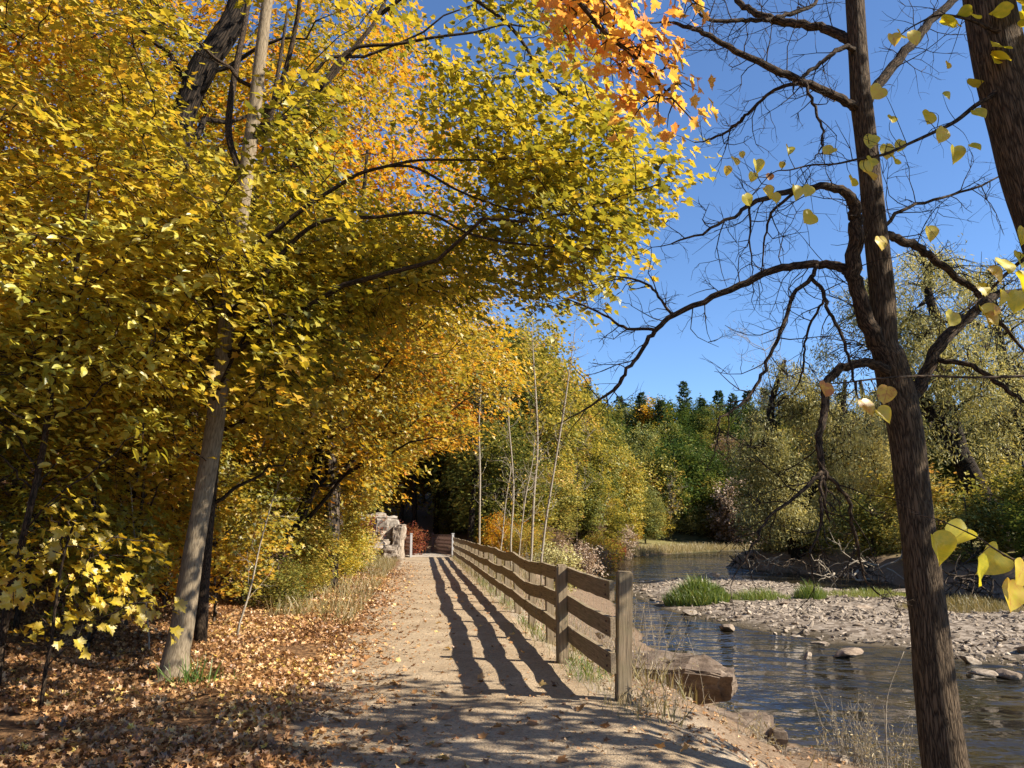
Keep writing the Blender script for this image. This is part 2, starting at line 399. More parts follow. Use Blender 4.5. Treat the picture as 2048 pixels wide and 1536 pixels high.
d_ = gx - pc(gy)
m_ins = inpoly(gx, gy, RIVER); m_bar = inpoly(gx, gy, BAR); dlw = segdist(gx, gy, LEFTB, False); drw = segdist(gx, gy, RIGHTB, False)
isr = drw < dlw
litter = np.maximum(smooth(-1.0, -1.9, d_ + .35 * fbm(gx, gy, 1.3, 3)), (gy > 100) * 1.0) * (~isr)
gravel = np.where(m_ins, 1.0, 0.0)
grass = np.where(isr, smooth(.8, 4, drw), 0) + (~isr) * ~m_ins * (gy > 84) * smooth(1, 3, dlw) * (gy < 122)
pathm = smooth(1.75, 1.35, np.abs(d_ + .22 * fbm(gx, gy, 1.1, 6))) * (gy < 46.5)
near = smooth(9.0, 6.8, gy + .4 * fbm(gx, gy, 1, 8)) * smooth(2.5, 1.7, d_) * smooth(-1.7, -1.3, d_)
B = MB(); B.add(np.column_stack([gx, gy, gz]), [gf], mask=np.column_stack([litter, gravel, np.clip(grass, 0, 1), np.maximum(pathm, near)]))
t = NT('ground'); P_ = t.pos(); mk = t.attr('mask', 'Color'); sep = t.n('ShaderNodeSeparateColor', {0: mk})
pa = t.n('ShaderNodeAttribute', attribute_name='mask').outputs['Alpha']
n1 = t.noise(P_, 1.4, 5); n2 = t.noise(P_, 22, 5, .7); n3 = t.noise(P_, 90, 3, .7)
soil = t.ramp(n2, [(.3, (.105, .070, .043)), (.55, (.215, .150, .097)), (.75, (.33, .245, .165))])
lit = t.ramp(t.n('ShaderNodeTexVoronoi', {'Vector': P_, 'Scale': 13.0}).outputs['Color'], [(.2, (.10, .05, .022)), (.45, (.22, .115, .05)), (.7, (.34, .19, .085))])
lit = t.mix(t.ramp(n2, [(.4, (0, 0, 0)), (.62, (1, 1, 1))]), lit, (.07, .042, .024))
gra = t.ramp(t.n('ShaderNodeTexVoronoi', {'Vector': P_, 'Scale': 7.0}).outputs['Color'], [(.2, (.12, .092, .066)), (.5, (.22, .175, .13)), (.8, (.36, .30, .235))])
wetz = t.n('ShaderNodeMapRange', {0: t.n('ShaderNodeSeparateXYZ', {0: P_}).outputs[2], 1: -1.50, 2: -1.36, 3: 0.0, 4: 1.0}).outputs[0]
gra = t.mix(wetz, (.065, .05, .028), gra)
grs = t.ramp(n2, [(.3, (.10, .09, .03)), (.5, (.17, .15, .055)), (.75, (.27, .21, .10))])
pth = t.ramp(t.math('ADD', t.math('MULTIPLY', n3, .55), t.math('MULTIPLY', n1, .45)), [(.32, (.20, .15, .10)), (.5, (.35, .275, .19)), (.68, (.46, .38, .28))])
pth = t.mix(t.ramp(t.n('ShaderNodeTexVoronoi', {'Vector': P_, 'Scale': 55.0}).outputs['Color'], [(.62, (0, 0, 0)), (.78, (.8, .8, .8))]), pth, (.22, .19, .155))
yy = t.n('ShaderNodeSeparateXYZ', {0: P_}).outputs[1]
lit = t.mix(t.n('ShaderNodeMapRange', {0: yy, 1: 60.0, 2: 100.0}).outputs[0], lit, t.ramp(n1, [(.35, (.045, .05, .02)), (.65, (.12, .10, .045))]))
c = t.mix(sep.outputs[0], soil, lit); c = t.mix(sep.outputs[2], c, grs); c = t.mix(pa, c, pth); c = t.mix(sep.outputs[1], c, gra)
hh = t.math('ADD', t.math('MULTIPLY', n2, .8), t.math('MULTIPLY', n3, .5))
ground = B.build('ground', t.princ(c, .95, t.bump(hh, .8, .03), .1)); tag(ground, 'wooded river bank with leaf litter, red soil and stony shallows', kind='structure')

# the gravel path: a sheet of its own, a few millimetres above the ground
py_ = np.concatenate([np.arange(-6, 4, .3), np.arange(4, 18, .07), np.arange(18, 45.3, .2)])
us = np.linspace(-1, 1, 41)
U, YY = np.meshgrid(us, py_)
wl = 1.55 + .22 * fbm(YY * 0 + 3, YY, 1.1, 1) + .10 * fbm(YY * 0 + 5, YY, 4.5, 2); wr = 1.12 + .10 * fbm(YY * 0 + 9, YY, 1.5, 2) + .06 * fbm(YY * 0 + 1, YY, 5, 3)
wr = wr + .45 * smooth(8.2, 6.6, YY)
XX = pc(YY) + np.where(U < 0, U * wl, U * wr)
ZZ = H(XX.ravel(), YY.ravel()).reshape(XX.shape) + .008 + .016 * (1 - U ** 2) + fbm(XX, YY, 2.2, 11) * .012
nx, ny = len(us), len(py_); i = np.arange(ny - 1)[:, None] * nx; j = np.arange(nx - 1)[None]
B = MB(); B.add(np.column_stack([XX.ravel(), YY.ravel(), ZZ.ravel()]), [np.stack([i + j, i + j + 1, i + nx + j + 1, i + nx + j], -1).reshape(-1, 4)])
t = NT('path'); P_ = t.pos(); n1 = t.noise(P_, 1.1, 4); n3 = t.noise(P_, 95, 4, .7); n2 = t.noise(P_, 14, 5, .65)
pth = t.ramp(t.math('ADD', t.math('MULTIPLY', n3, .5), t.math('ADD', t.math('MULTIPLY', n1, .28), t.math('MULTIPLY', n2, .22))), [(.36, (.155, .108, .064)), (.5, (.335, .25, .16)), (.62, (.48, .38, .262))])
vo = t.n('ShaderNodeTexVoronoi', {'Vector': P_, 'Scale': 48.0})
pth = t.mix(t.ramp(vo.outputs['Color'], [(.66, (0, 0, 0)), (.8, (.75, .75, .75))]), pth, (.20, .16, .115))
hh = t.math('ADD', t.math('MULTIPLY', n3, .7), t.math('ADD', n2, t.math('MULTIPLY', vo.outputs['Distance'], -.6)))
tag(B.build('path', t.princ(pth, .95, t.bump(hh, .7, .015), .15)), 'trodden beige gravel path beside the fence', kind='structure')

# river
xs = np.concatenate([np.arange(2, 24, .5), np.geomspace(24, 175, 40)]); ys = np.concatenate([np.arange(-30, 40, .5), np.geomspace(40, 145, 60)])
wx, wy, wf = grid(xs, ys)
B = MB(); B.add(np.column_stack([wx, wy, np.full(len(wx), WZ)]), [wf])
t = NT('river'); P_ = t.pos()
v1 = t.vmul(P_, (.8, 1.0, 1)); w1 = t.noise(v1, 1.7, 3, .5); w2 = t.noise(P_, .45, 2)
w3 = t.noise(t.vmul(P_, (1, .7, 1)), 8.0, 3, .6)
hh = t.math('ADD', t.math('MULTIPLY', w1, 1.0), t.math('ADD', t.math('MULTIPLY', w2, 1.6), t.math('MULTIPLY', w3, .13)))
hh = t.math('MULTIPLY', hh, t.ramp(t.noise(t.vmul(P_, (.6, 1, 1)), .33, 3), [(.3, (.25, .25, .25)), (.65, (1, 1, 1))]))
nb = t.bump(hh, 1.0, .24)
bedc = t.ramp(t.noise(P_, .35, 4), [(.35, (.010, .010, .008)), (.55, (.028, .022, .012)), (.75, (.06, .042, .018))])
di = t.n('ShaderNodeBsdfDiffuse', {'Color': bedc}); gl = t.n('ShaderNodeBsdfGlossy', {'Color': (.95, .97, 1, 1), 'Roughness': .03, 'Normal': nb})
fr = t.n('ShaderNodeFresnel', {'IOR': 1.33, 'Normal': nb})
ms = t.n('ShaderNodeMixShader', {0: fr.outputs[0], 1: di.outputs[0], 2: gl.outputs[0]}); t.t.links.new(ms.outputs[0], t.out.inputs[0])
tag(B.build('river', t.m), 'shallow dark river flowing round a gravel bar', kind='structure')

# ------------------------------------------------------------------ stones
def make_rock(seed, flat=.55, sub=3, cuts=12, rough=.10):
    g = np.random.default_rng(seed); bm = bmesh.new()
    bmesh.ops.create_icosphere(bm, subdivisions=sub, radius=1)
    V = np.array([v.co[:] for v in bm.verts])
    for _ in range(cuts):
        n = norm(g.normal(size=3) * np.array([1, 1, 1.3])); d = g.uniform(.52, .85)
        s_ = V @ n; V = V - np.maximum(s_ - d, 0)[:, None] * n
    V *= 1 + rough * .6 * fbm(V[:, 0] * 2 + seed, V[:, 1] * 2 + V[:, 2] * 1.7, 1.0, seed % 7)[:, None]
    V *= np.array([1, g.uniform(.6, .9), flat])
    for v, c in zip(bm.verts, V): v.co = c
    me = bpy.data.meshes.new('stone'); bm.to_mesh(me); bm.free()
    me.polygons.foreach_set('use_smooth', np.zeros(len(me.polygons), bool))
    return me
rock_me = [make_rock(40 + k, flat=[.4, .26, .5, .32][k % 4], sub=3) for k in range(10)]
for me in rock_me: me.materials.append(M['river_stone'])
def stone(x, y, s, label, group=None, sink=.25, name='river_stone', me=None, sz=1.0, z=None):
    o = bpy.data.objects.new(name, me or rock_me[int(rng.integers(10))]); COL.objects.link(o)
    o.scale = (s, s, s * sz); o.rotation_euler = (rng.normal() * .12, rng.normal() * .12, rng.uniform(0, 6.28))
    o.location = (x, y, (max(Hs(x, y), WZ - .05) if z is None else z) + s * .3 * (1 - 2 * sink)); return tag(o, label, 'stone', group)
# rubble too small to count
pts = []
while len(pts) < 11000:
    x, y = rng.uniform(5.5, 21, 4000), 15.5 + 35 * rng.random(4000) ** 1.6
    k = inpoly(x, y, BAR); pts += list(zip(x[k], y[k]))
pts = np.array(pts); pts = pts[fbm(pts[:, 0], pts[:, 1], .7, 6) > -.45 * rng.random(len(pts))]
B = MB(); g_ = np.random.default_rng(17)
bases = []
for k in range(6):
    bm = bmesh.new(); bmesh.ops.create_icosphere(bm, subdivisions=1, radius=1); V = np.array([v.co[:] for v in bm.verts]); F = np.array([[v.index for v in f.verts] for f in bm.faces]); bm.free()
    V = V * (1 + .25 * rng.normal(size=(len(V), 1))) * np.array([1, .75, .4]); bases.append((V, F))
zz = H(pts[:, 0], pts[:, 1])
for k in range(6):
    q = pts[k::6]; z0 = zz[k::6]; n = len(q); s = .02 + .12 * rng.random(n) ** 3.5; a = rng.uniform(0, 6.28, n)
    V, F = bases[k]; ca, sa = np.cos(a)[:, None], np.sin(a)[:, None]
    V = V[None] * np.column_stack([g_.uniform(.7, 1.5, n), g_.uniform(.6, 1.1, n), g_.uniform(.5, 1.5, n)])[:, None]; tl = g_.normal(size=n)[:, None] * .35; V = np.stack([V[..., 0] * np.cos(tl) - V[..., 2] * np.sin(tl), V[..., 1], V[..., 0] * np.sin(tl) + V[..., 2] * np.cos(tl)], -1)
    W = np.stack([V[..., 0] * ca - V[..., 1] * sa, V[..., 0] * sa + V[..., 1] * ca, V[..., 2]], -1) * s[:, None, None]
    W += np.column_stack([q, z0 + s * .15])[:, None]
    B.add(W.reshape(-1, 3), [(F[None] + (np.arange(n) * V.shape[1])[:, None, None]).reshape(-1, 3)], tone=np.repeat(rng.random(n), V.shape[1]))
t = NT('rubble'); c = t.ramp(t.attr('tone'), [(0, (.10, .078, .056)), (.4, (.255, .205, .152)), (1, (.47, .395, .305))])
c = t.mix(t.math('MULTIPLY', t.noise(t.pos(), 30, 3), .6), c, t.mix(1.0, c, (.6, .56, .5), 'MULTIPLY'))
tag(B.build('river_gravel', t.princ(c, .9, None, .2), smooth_=False), 'loose pale rubble covering the gravel bar', 'gravel', kind='stuff')
n = 0
while n < 240:
    y = 16.5 + 30 * rng.random() ** 1.7; x = rng.uniform(5.7, 19)
    if not inpoly(np.array([x]), np.array([y]), BAR)[0]: continue
    e = float(segdist(np.array([x]), np.array([y]), BAR)[0])
    if e > 2.5 and rng.random() < .45: continue
    stone(x, y, rng.uniform(.08, .18) + (.14 if rng.random() < .10 else 0), 'pale angular limestone lying loose on the gravel bar in the river', 'stones on the gravel bar'); n += 1
for (px, py, s, lab) in [(1380, 1228, .42, 'rounded white stone at the water edge of the gravel bar below the grass tuft'),
                         (1452, 1258, .40, 'long flat stone just off the tip of the gravel bar in the water'),
                         (1418, 1157, .75, 'large pale flat boulder behind the bright green grass tuft'),
                         (1735, 1226, .62, 'big white angular slab standing out on the middle of the gravel bar'),
                         (1643, 1289, .30, 'small rounded stone awash beside the near edge of the gravel bar'),
                         (1695, 1310, .42, 'low wet stone pair awash in front of the gravel bar'),
                         (1615, 1313, .20, 'lone dark stone poking out of open water'),
                         (1962, 1349, .34, 'smooth grey boulder standing in the water beyond the bare trunk'),
                         (1940, 1322, .28, 'rounded grey stone on the bar edge beyond the bare trunk'),
                         (2015, 1351, .30, 'grey stone in the water at the far side of the smooth boulder'),
                         (1808, 1190, .85, 'bleached flat stone at the back of the gravel bar under the dark bank')]:
    p = gp(px, py, WZ + .05); stone(p[0], p[1], s, lab, sink=.2, z=WZ + .02)

# slabs of the near bank
def slab(name, label, loc, size, rz, seed, mat, tilt=(0, 0), cat='rock', rough=.05, under=0):
    g = np.random.default_rng(seed); bm = bmesh.new(); bmesh.ops.create_cube(bm, size=2)
    bmesh.ops.bevel(bm, geom=list(bm.edges), offset=.16, segments=3, affect='EDGES')
    bmesh.ops.triangulate(bm, faces=list(bm.faces))
    bmesh.ops.subdivide_edges(bm, edges=list(bm.edges), cuts=9, use_grid_fill=True)
    V = np.array([v.co[:] for v in bm.verts])
    for _ in range(7):
        n_ = norm(g.normal(size=3)); d = g.uniform(1.05, 1.45); V = V - np.maximum(V @ n_ - d, 0)[:, None] * n_
    V = V * np.array(size)
    f = fbm(V[:, 0] + seed, V[:, 1] + V[:, 2] * 1.3, 2.2, 1, 4); f2 = fbm(V[:, 0] * .3 + V[:, 1] * .3, V[:, 2] * 9, 1.0, seed % 9, 2)
    nn = norm(V / np.array(size)); f3 = fbm(V[:, 0] * 1.0 + V[:, 2] * .8, V[:, 1] + V[:, 2] * .6, 9.0, seed % 5, 3); V = V + nn * (f * rough * 2.4 + f2 * rough + f3 * rough * .55)[:, None]
    V[:, 1] += under * (size[2] - V[:, 2]) * np.clip(-V[:, 1] / size[1], 0, 1)   # undercut front
    for v, c in zip(bm.verts, V): v.co = c
    me = bpy.data.meshes.new(name); bm.to_mesh(me); bm.free()
    o = obj(name, me, M[mat]); o.location = loc; o.rotation_euler = (tilt[0], tilt[1], rz)
    return tag(o, label, cat)
slab('stone_slab', 'long flat-topped stone slab jutting over the river beyond the fence end post', (2.28, 12.1, -.62), (1.0, .50, .25), R(-19), 5, 'slab_stone', (R(3), R(1)), rough=.07, under=.8)
slab('stone_slab', 'thin layered stone ledge behind the long slab by the water', (2.35, 13.5, -.62), (.72, .40, .14), R(6), 8, 'slab_stone')
slab('stone_block', 'squared pale stone block in the eroded soil at the path edge', (2.46, 9.0, -.60), (.36, .30, .19), R(-14), 11, 'slab_stone', (R(2), R(5)), rough=.03)
slab('stone_block', 'upright weathered stone at the water-side corner of the eroded bank', (2.80, 8.72, -.66), (.07, .17, .20), R(-10), 15, 'slab_stone', rough=.03)
stone(2.15, 15.2, .38, 'heap-topped pale rock on the bank behind the fence end post', z=-.75, name='bank_rock')
stone(1.95, 17.0, .34, 'flat pale rock on the bank between fence and shallow water', z=-.62, name='bank_rock')

for x, y, s in [(2.9, 12.9, .16), (3.2, 13.5, .2), (1.7, 12.6, .15), (3.35, 12.6, .12), (3.0, 14.4, .22), (2.6, 10.9, .13), (3.1, 11.2, .16), (3.5, 10.6, .12), (3.3, 9.7, .10), (3.75, 9.4, .13)]:
    stone(x, y, s, 'broken brown rock at the foot of the near bank by the long slab', 'broken rocks along the near bank', name='bank_rock', me=rock_me[int(rng.integers(10))])
# rock outcrop left of the bridge
for (px, py, Y, s, sz, lab) in [(770, 1074, 43.5, (.66, .7, 1.1), R(12), 'tall pale limestone block at the top of the outcrop by the bridge'),
                                (797, 1085, 42.8, (.26, .5, .95), R(-6), 'narrow upright limestone slab next to the bridge railing'),
                                (748, 1098, 42.0, (.72, .6, .48), R(25), 'low brownish limestone block at the foot of the outcrop'),
                                (782, 1108, 41.6, (.40, .5, .42), R(4), 'pale cracked limestone block at the bridge end, low down'),
                                (742, 1062, 45.0, (.8, .8, .95), R(40), 'leaf-covered limestone block at the back of the outcrop'),
                                (757, 1078, 42.9, (.45, .5, .42), R(-20), 'jutting limestone ledge midway up the outcrop'),
                                (764, 1127, 38.5, (.22, .2, .14), R(10), 'small white rock lying in leaves at the path edge near the bridge')]:
    p = at(px, py, Y); slab('limestone_block', lab, tuple(p), s, sz, int(px), 'outcrop_stone', rough=.06, tilt=(rng.normal() * .08, rng.normal() * .08))

# ------------------------------------------------------------------ fence
def box_bm(sx, sy, sz, bev=.008, z0=0.0, wob=0.0, seg=6):
    bm = bmesh.new(); bmesh.ops.create_cube(bm, size=1)
    for v in bm.verts: v.co = Vector((v.co.x * sx, v.co.y * sy, (v.co.z + .5) * sz + z0))
    bmesh.ops.bevel(bm, geom=list(bm.edges), offset=bev, segments=2, affect='EDGES')
    return bm
def bm_mesh(bm, name, mat):
    me = bpy.data.meshes.new(name); bm.to_mesh(me); bm.free(); me.materials.append(mat); return me
fence = empty('board_fence', (fx(7.7), 7.7, Hs(fx(7.7), 7.7)), 'weathered grey-brown three-rail board fence along the river side of the gravel path', 'fence')
FL = Vector(fence.location)
post_me = [bm_mesh(box_bm(.145, .125, 1.54, .012, -.35), 'post', M['fence_wood']), bm_mesh(box_bm(.135, .15, 1.52, .02, -.35), 'post', M['fence_wood']), bm_mesh(box_bm(.12, .12, 1.42, .01, -.35), 'post', M['fence_wood'])]
fa = math.atan(.1155)
ysp = [7.7, 9.75] + [9.75 + 1.93 * k for k in range(1, 19)]
zs = {}
for k, y in enumerate(ysp):
    side = -.085 if k == 1 else .09
    o = obj('post', post_me[0 if k == 0 else (1 if k == 1 else 2)], None, fence)
    x = fx(y) + side + (.03 if k == 0 else 0); z = Hs(fx(y), y)
    o.location = Vector((x, y, z)) - FL; o.rotation_euler = (rng.normal() * .012, rng.normal() * .015, fa + rng.normal() * .04)
    zs[k] = z
hts = [1.045, .695, .345]
joints = {(k, r_): zs[k] + hts[r_] + rng.normal() * .016 for k in range(len(ysp)) for r_ in range(3)}
for k in range(len(ysp) - 1):
    for r_ in range(3):
        y0, y1 = ysp[k] - (.16 if k == 0 else 0), ysp[k + 1]
        a = Vector((fx(y0), y0, joints[(k, r_)])); b = Vector((fx(y1), y1, joints[(k + 1, r_)])); d = b - a
        bm = bmesh.new(); L = d.length - .006
        bmesh.ops.create_grid(bm, x_segments=1, y_segments=1, size=.5); bm.clear()
        n = 9; hb = .090 + rng.normal() * .004; th = .024; rings = []
        for q in range(n):
            f = q / (n - 1); sag = -.012 * math.sin(math.pi * f) + rng.normal() * .0022; ww = rng.normal() * .002; bow = rng.normal() * .002
            rings.append([bm.verts.new((sx * th + bow, sy * (hb + ww) + sag, f * L)) for sx, sy in ((-1, -1), (1, -1), (1, 1), (-1, 1))])
        for q in range(n - 1):
            for e in range(4): bm.faces.new((rings[q][e], rings[q][(e + 1) % 4], rings[q + 1][(e + 1) % 4], rings[q + 1][e]))
        bm.faces.new(rings[0][::-1]); bm.faces.new(rings[-1])
        sharp = [e for e in bm.edges if len(e.link_faces) == 2 and e.calc_face_angle(0) > .8]
        bmesh.ops.bevel(bm, geom=sharp, offset=.006, segments=1, affect='EDGES')
        bmesh.ops.recalc_face_normals(bm, faces=list(bm.faces))
        o = obj('rail', bm_mesh(bm, 'rail', M['fence_wood']), None, fence)
        zc = d.normalized(); yc = (Vector((0, 0, 1)) - zc * zc.z).normalized(); xc = yc.cross(zc)
        Mx = Matrix((xc, yc, zc)).transposed().to_4x4(); Mx.translation = a - FL
        o.matrix_local = Mx

for k in range(4):
    for r_ in range(3):
        for dz in (-.045, .045):
            bm = bmesh.new(); bmesh.ops.create_cone(bm, cap_ends=True, segments=10, radius1=.011, radius2=.008, depth=.012)
            o = obj('bolt_head', bm_mesh(bm, 'bolt_head', M['rust_mesh']), None, fence)
            x = fx(ysp[k]) - .031; o.location = Vector((x, ysp[k] + (.03 if k else -.02), joints[(k, r_)] + dz)) - FL; o.rotation_euler = (0, -math.pi / 2, fa)
            if k == 1: o.location.x -= .14
# ------------------------------------------------------------------ footbridge
bx, by_ = -4.62, 45.4; bz = Hs(bx, by_) + .02
br = empty('footbridge', (bx, by_, bz), 'small footbridge with pale plank deck and rusty mesh railings at the end of the path', 'bridge')
br.rotation_euler = (0, 0, R(17))
W2, LB = 1.22, 6.0
def sub(name, bm, mat, loc=(0, 0, 0), par=br):
    o = obj(name, bm_mesh(bm, name, mat), None, par); o.location = loc; return o
for q in range(30):
    b_ = box_bm(W2 * 2, .17, .05, .006); sub('deck_plank', b_, M['deck_wood'], (0, .1 + q * .2, .0 + rng.normal() * .003))
for sx in (-1, 1):
    sub('beam', box_bm(.14, LB, .30, .01), M['rust_mesh'], (sx * (W2 - .1), LB / 2, -.305))
    rp = obj('railing', bpy.data.meshes.new('railing'), None, br); rp.location = (sx * W2, 0, .05)
    B = MB()
    for z in (.10, 1.18): tube(B, [(0, .05, z), (0, LB, z)], .025, 6)
    for q in range(24):
        y = .1 + q * .25
        for s2 in (-1, 1):
            a = (0.012 * s2, y, .10); b_ = (0.012 * s2, y + s2 * .62, 1.18)
            if not (0 <= b_[1] <= LB + .1): continue
            tube(B, [a, b_], .012, 4)
    rp.data = B.mesh('railing'); rp.data.materials.append(M['rust_mesh'])
    for y in (0, LB):
        pm = sub('post', box_bm(.13, .13, 1.40, .01, -.1), M['pale_metal' if y == 0 else 'rust_mesh'], (sx * W2, y, 0))
        sub('post_cap', box_bm(.17, .17, .05, .01), M['pale_metal' if y == 0 else 'rust_mesh'], (0, 0, 1.30), pm)
# ------------------------------------------------------------------ tree growing
def limb_px(pts, dY=0.0, Y=None, smooth_n=4):
    """[(px, py, width_px)] at depth Y..Y+dY -> smooth 3-D polyline and radii."""
    n = len(pts); P = []; W = []
    for i, (px, py, w) in enumerate(pts):
        y = Y + dY * i / (n - 1); p = at(px, py, y); P.append(p)
        t = proj(p)[2]; W.append(w / 2 / FPX * t)
    P = np.array(P); W = np.array(W)
    Q = spline(P, smooth_n); r = np.interp(np.linspace(0, n - 1, len(Q)), np.arange(n), W)
    return Q, r
def grow_twig(B, p, d, L, r, depth, g, up=.15, k=4, kids=4, wig=.28):
    n = max(4, int(L / .09)); n = min(n, 9); st = L / n; P = [p]; d = norm(d)
    for i in range(n):
        d = norm(d + g.normal(size=3) * wig + np.array([0, 0, up * .25])); P.append(P[-1] + d * st)
    P = np.array(P); tube(B, P, np.linspace(r, r * .38, n + 1), k, cap=False)
    if depth > 0:
        for c in range(kids):
            i = int(g.integers(1, n)); t_ = norm(P[i + 1] - P[i]); s = norm(np.cross(t_, rdir(1, g)[0]))
            grow_twig(B, P[i], t_ * .75 + s * g.uniform(.5, 1.0), L * g.uniform(.35, .65), r * .6, depth - 1, g, up, 3, max(1, kids - 1), wig)
def twigs_on(B, Q, r, g, spacing=.16, L=.55, depth=1, start=.1, up=.15, kids=3, rt=.0045):
    ln = np.concatenate([[0], np.cumsum(np.linalg.norm(np.diff(Q, axis=0), axis=1))]); tot = ln[-1]
    s = start * tot
    while s < tot:
        i = min(np.searchsorted(ln, s), len(Q) - 1); i = max(i, 1)
        t_ = norm(Q[i] - Q[i - 1]); side = norm(np.cross(t_, rdir(1, g)[0]))
        f = s / tot
        grow_twig(B, Q[i], t_ * .6 + side * g.uniform(.6, 1.1), L * g.uniform(.5, 1.25) * (1.1 - .35 * f), min(rt, r[i] * .6), depth, g, up, 4, kids)
        s += spacing * g.uniform(.5, 1.5)
    grow_twig(B, Q[-1], Q[-1] - Q[-2], L * .8, r[-1] * .8, depth, g, up, 4, kids)

def crown_points(ells, n, g, shell=2.4, poly=None, clear=None, tmin=0, gap=-.28):
    vol = np.array([a[1][0] * a[1][1] * a[1][2] * (a[2] if len(a) > 2 else 1) for a in ells]); out = []
    tries = 0
    while sum(map(len, out)) < n and tries < 60:
        tries += 1
        k = g.choice(len(ells), 2000, p=vol / vol.sum()); c = np.array([ells[i][0] for i in k]); rr = np.array([ells[i][1] for i in k])
        P = c + rdir(2000, g) * (g.random(2000) ** (1 / shell))[:, None] * rr
        keep = P[:, 2] > H(P[:, 0], P[:, 1], False) + .25 if tmin is not None else np.ones(len(P), bool)
        keep &= fbm(P[:, 0] * 1.0 + P[:, 2] * .6, P[:, 1] * 1.0 - P[:, 2] * .8, 2.2 / float(np.mean(ells[0][1])), 13, 2) > gap
        if poly is not None or clear is not None:
            px, py, t = proj(P)
            keep &= t > (-1e9 if tmin is None else tmin)
            if poly is not None: keep &= inpoly(px, py, poly) | (t < .3)
            for c_ in clear or []: keep &= ~inpoly(px, py, c_)
        out.append(P[keep])
    return np.concatenate(out)[:n]
def foliage_tree(trunk, rad, ells, n, K, size, T, g, nlimb=10, spray=(.55, .22, .10), tone=(.5, .22), tfun=None, poly=None, clear=None, tmin=0.0, gap=-.28,
                 shell=2.4, twig=True, kb=8, limb_r=.4, up=.75, sunlean=.45, spread=.55, limbs=None, fork=.12, minz=0.0, droop=.2, lump=.0, limb_wob=.10):
    """trunk polyline + radii; crown of sprays in ellipsoids; each spray hangs on a twig from the nearest limb. -> wood, crown builders"""
    W = MB(); W2 = MB(); C = MB(); W.limbs = W2
    trunk = np.asarray(trunk, float)
    tube(W, trunk, rad, kb + 4, lump=lump)
    Sp = crown_points(ells, n, g, shell, poly, clear, tmin, gap)
    skel = [trunk]; skr = [np.broadcast_to(rad, (len(trunk),))]
    for Q, r in limbs or []: tube(W2, Q, r, 6); skel.append(Q); skr.append(r)
    zt = trunk[:, 2]; z0 = zt[0] + minz
    if nlimb and len(Sp):
        pick = [int(g.integers(len(Sp)))]; dist = np.linalg.norm(Sp - Sp[pick[0]], axis=1)
        for _ in range(nlimb - 1):
            k = int(np.argmax(dist * g.uniform(.75, 1, len(dist)))); pick.append(k); dist = np.minimum(dist, np.linalg.norm(Sp - Sp[k], axis=1))
        for k in pick:
            tg = Sp[k]; hd = np.hypot(*(tg - trunk[np.argmin(np.abs(zt - tg[2]))])[:2])
            za = np.clip(tg[2] - .55 * hd - .2, z0, zt.max() * .98 + zt[0] * .02)
            i = int(np.argmin(np.abs(zt - za))); a = trunk[i]; ra = rad[i] if np.ndim(rad) else rad
            m = a + (tg - a) * .5 + np.array([0, 0, .13 * np.linalg.norm(tg - a)]) + g.normal(size=3) * limb_wob * np.linalg.norm(tg - a)
            s = np.linspace(0, 1, 10)[:, None]; Q = (1 - s) ** 2 * a + 2 * s * (1 - s) * m + s ** 2 * tg
            Q[1:-1] += g.normal(size=(8, 3)) * .018 * np.linalg.norm(tg - a)
            r = np.linspace(min(ra * limb_r, .02 * np.linalg.norm(tg - a) + .006), .006, 10)
            tube(W2, Q, r, 6); skel.append(Q); skr.append(r)
    SK = np.concatenate(skel)
    ctr = trunk[len(trunk) // 2]
    L, sv, sw = spray
    # each spray grows from the nearest wood: a limb, or a twig that is already there
    d0 = np.array([((SK - p) ** 2).sum(1).min() for p in Sp]); order = np.argsort(d0)
    nodes = np.empty((len(SK) + 2 * len(Sp), 3)); nodes[:len(SK)] = SK; nn = len(SK); A = np.empty_like(Sp); wgt = np.ones(len(nodes)); wgt[nn:] = 1.25
    for k in order:
        q = (nodes[:nn] - Sp[k]) ** 2; dd = (q[:, 0] + q[:, 1] + 2.2 * q[:, 2]) * wgt[:nn] + 2 * np.clip(nodes[:nn, 2] - Sp[k, 2], 0, None) ** 2
        b = int(np.argmin(dd + .02 * g.random(nn))); A[k] = nodes[b]; ln_ = np.linalg.norm(Sp[k] - A[k]); m = (A[k] + Sp[k]) / 2 + np.array([0, 0, .10 * ln_]) + g.normal(size=3) * .10 * ln_
        if twig:
            e_ = norm(Sp[k] - A[k] + np.array([0, 0, -.15])); tw_ = 1 if twig is True else twig
            tube(W2, np.array([A[k], A[k] * .62 + m * .38 + g.normal(size=3) * .03 * ln_, m, m * .4 + Sp[k] * .6 + g.normal(size=3) * .04 * ln_, Sp[k], Sp[k] + e_ * L * .55]), np.array([.008, .007, .006, .005, .004, .002]) * tw_, 4, cap=False)
        nodes[nn] = m; nodes[nn + 1] = Sp[k]; nn += 2
    D = Sp - A; D = norm(norm(D) * np.array([1, 1, .35]) + rdir(len(Sp), g) * .45); D[:, 2] -= droop; D = norm(D)
    n = len(Sp); Kn = np.repeat(np.arange(n), K)
    u = g.uniform(-.55, 1.0, n * K); sd = norm(np.cross(D, [0, 0, 1.0]))
    P = Sp[Kn] + D[Kn] * (u * L)[:, None] + sd[Kn] * (g.normal(size=n * K) * sv * (1.1 - .5 * np.abs(u)))[:, None]
    P[:, 2] += g.normal(size=n * K) * sw - droop * .5 * np.clip(u, 0, 1) ** 2 * L
    Nn = np.array([0, 0, up]) + SV * sunlean + rdir(n * K, g) * spread + rdir(n, g)[Kn] * .3
    Dd = D[Kn] * .6 + sd[Kn] * g.normal(size=n * K)[:, None] * .7 + rdir(n * K, g) * .3 + np.array([0, 0, -.35])
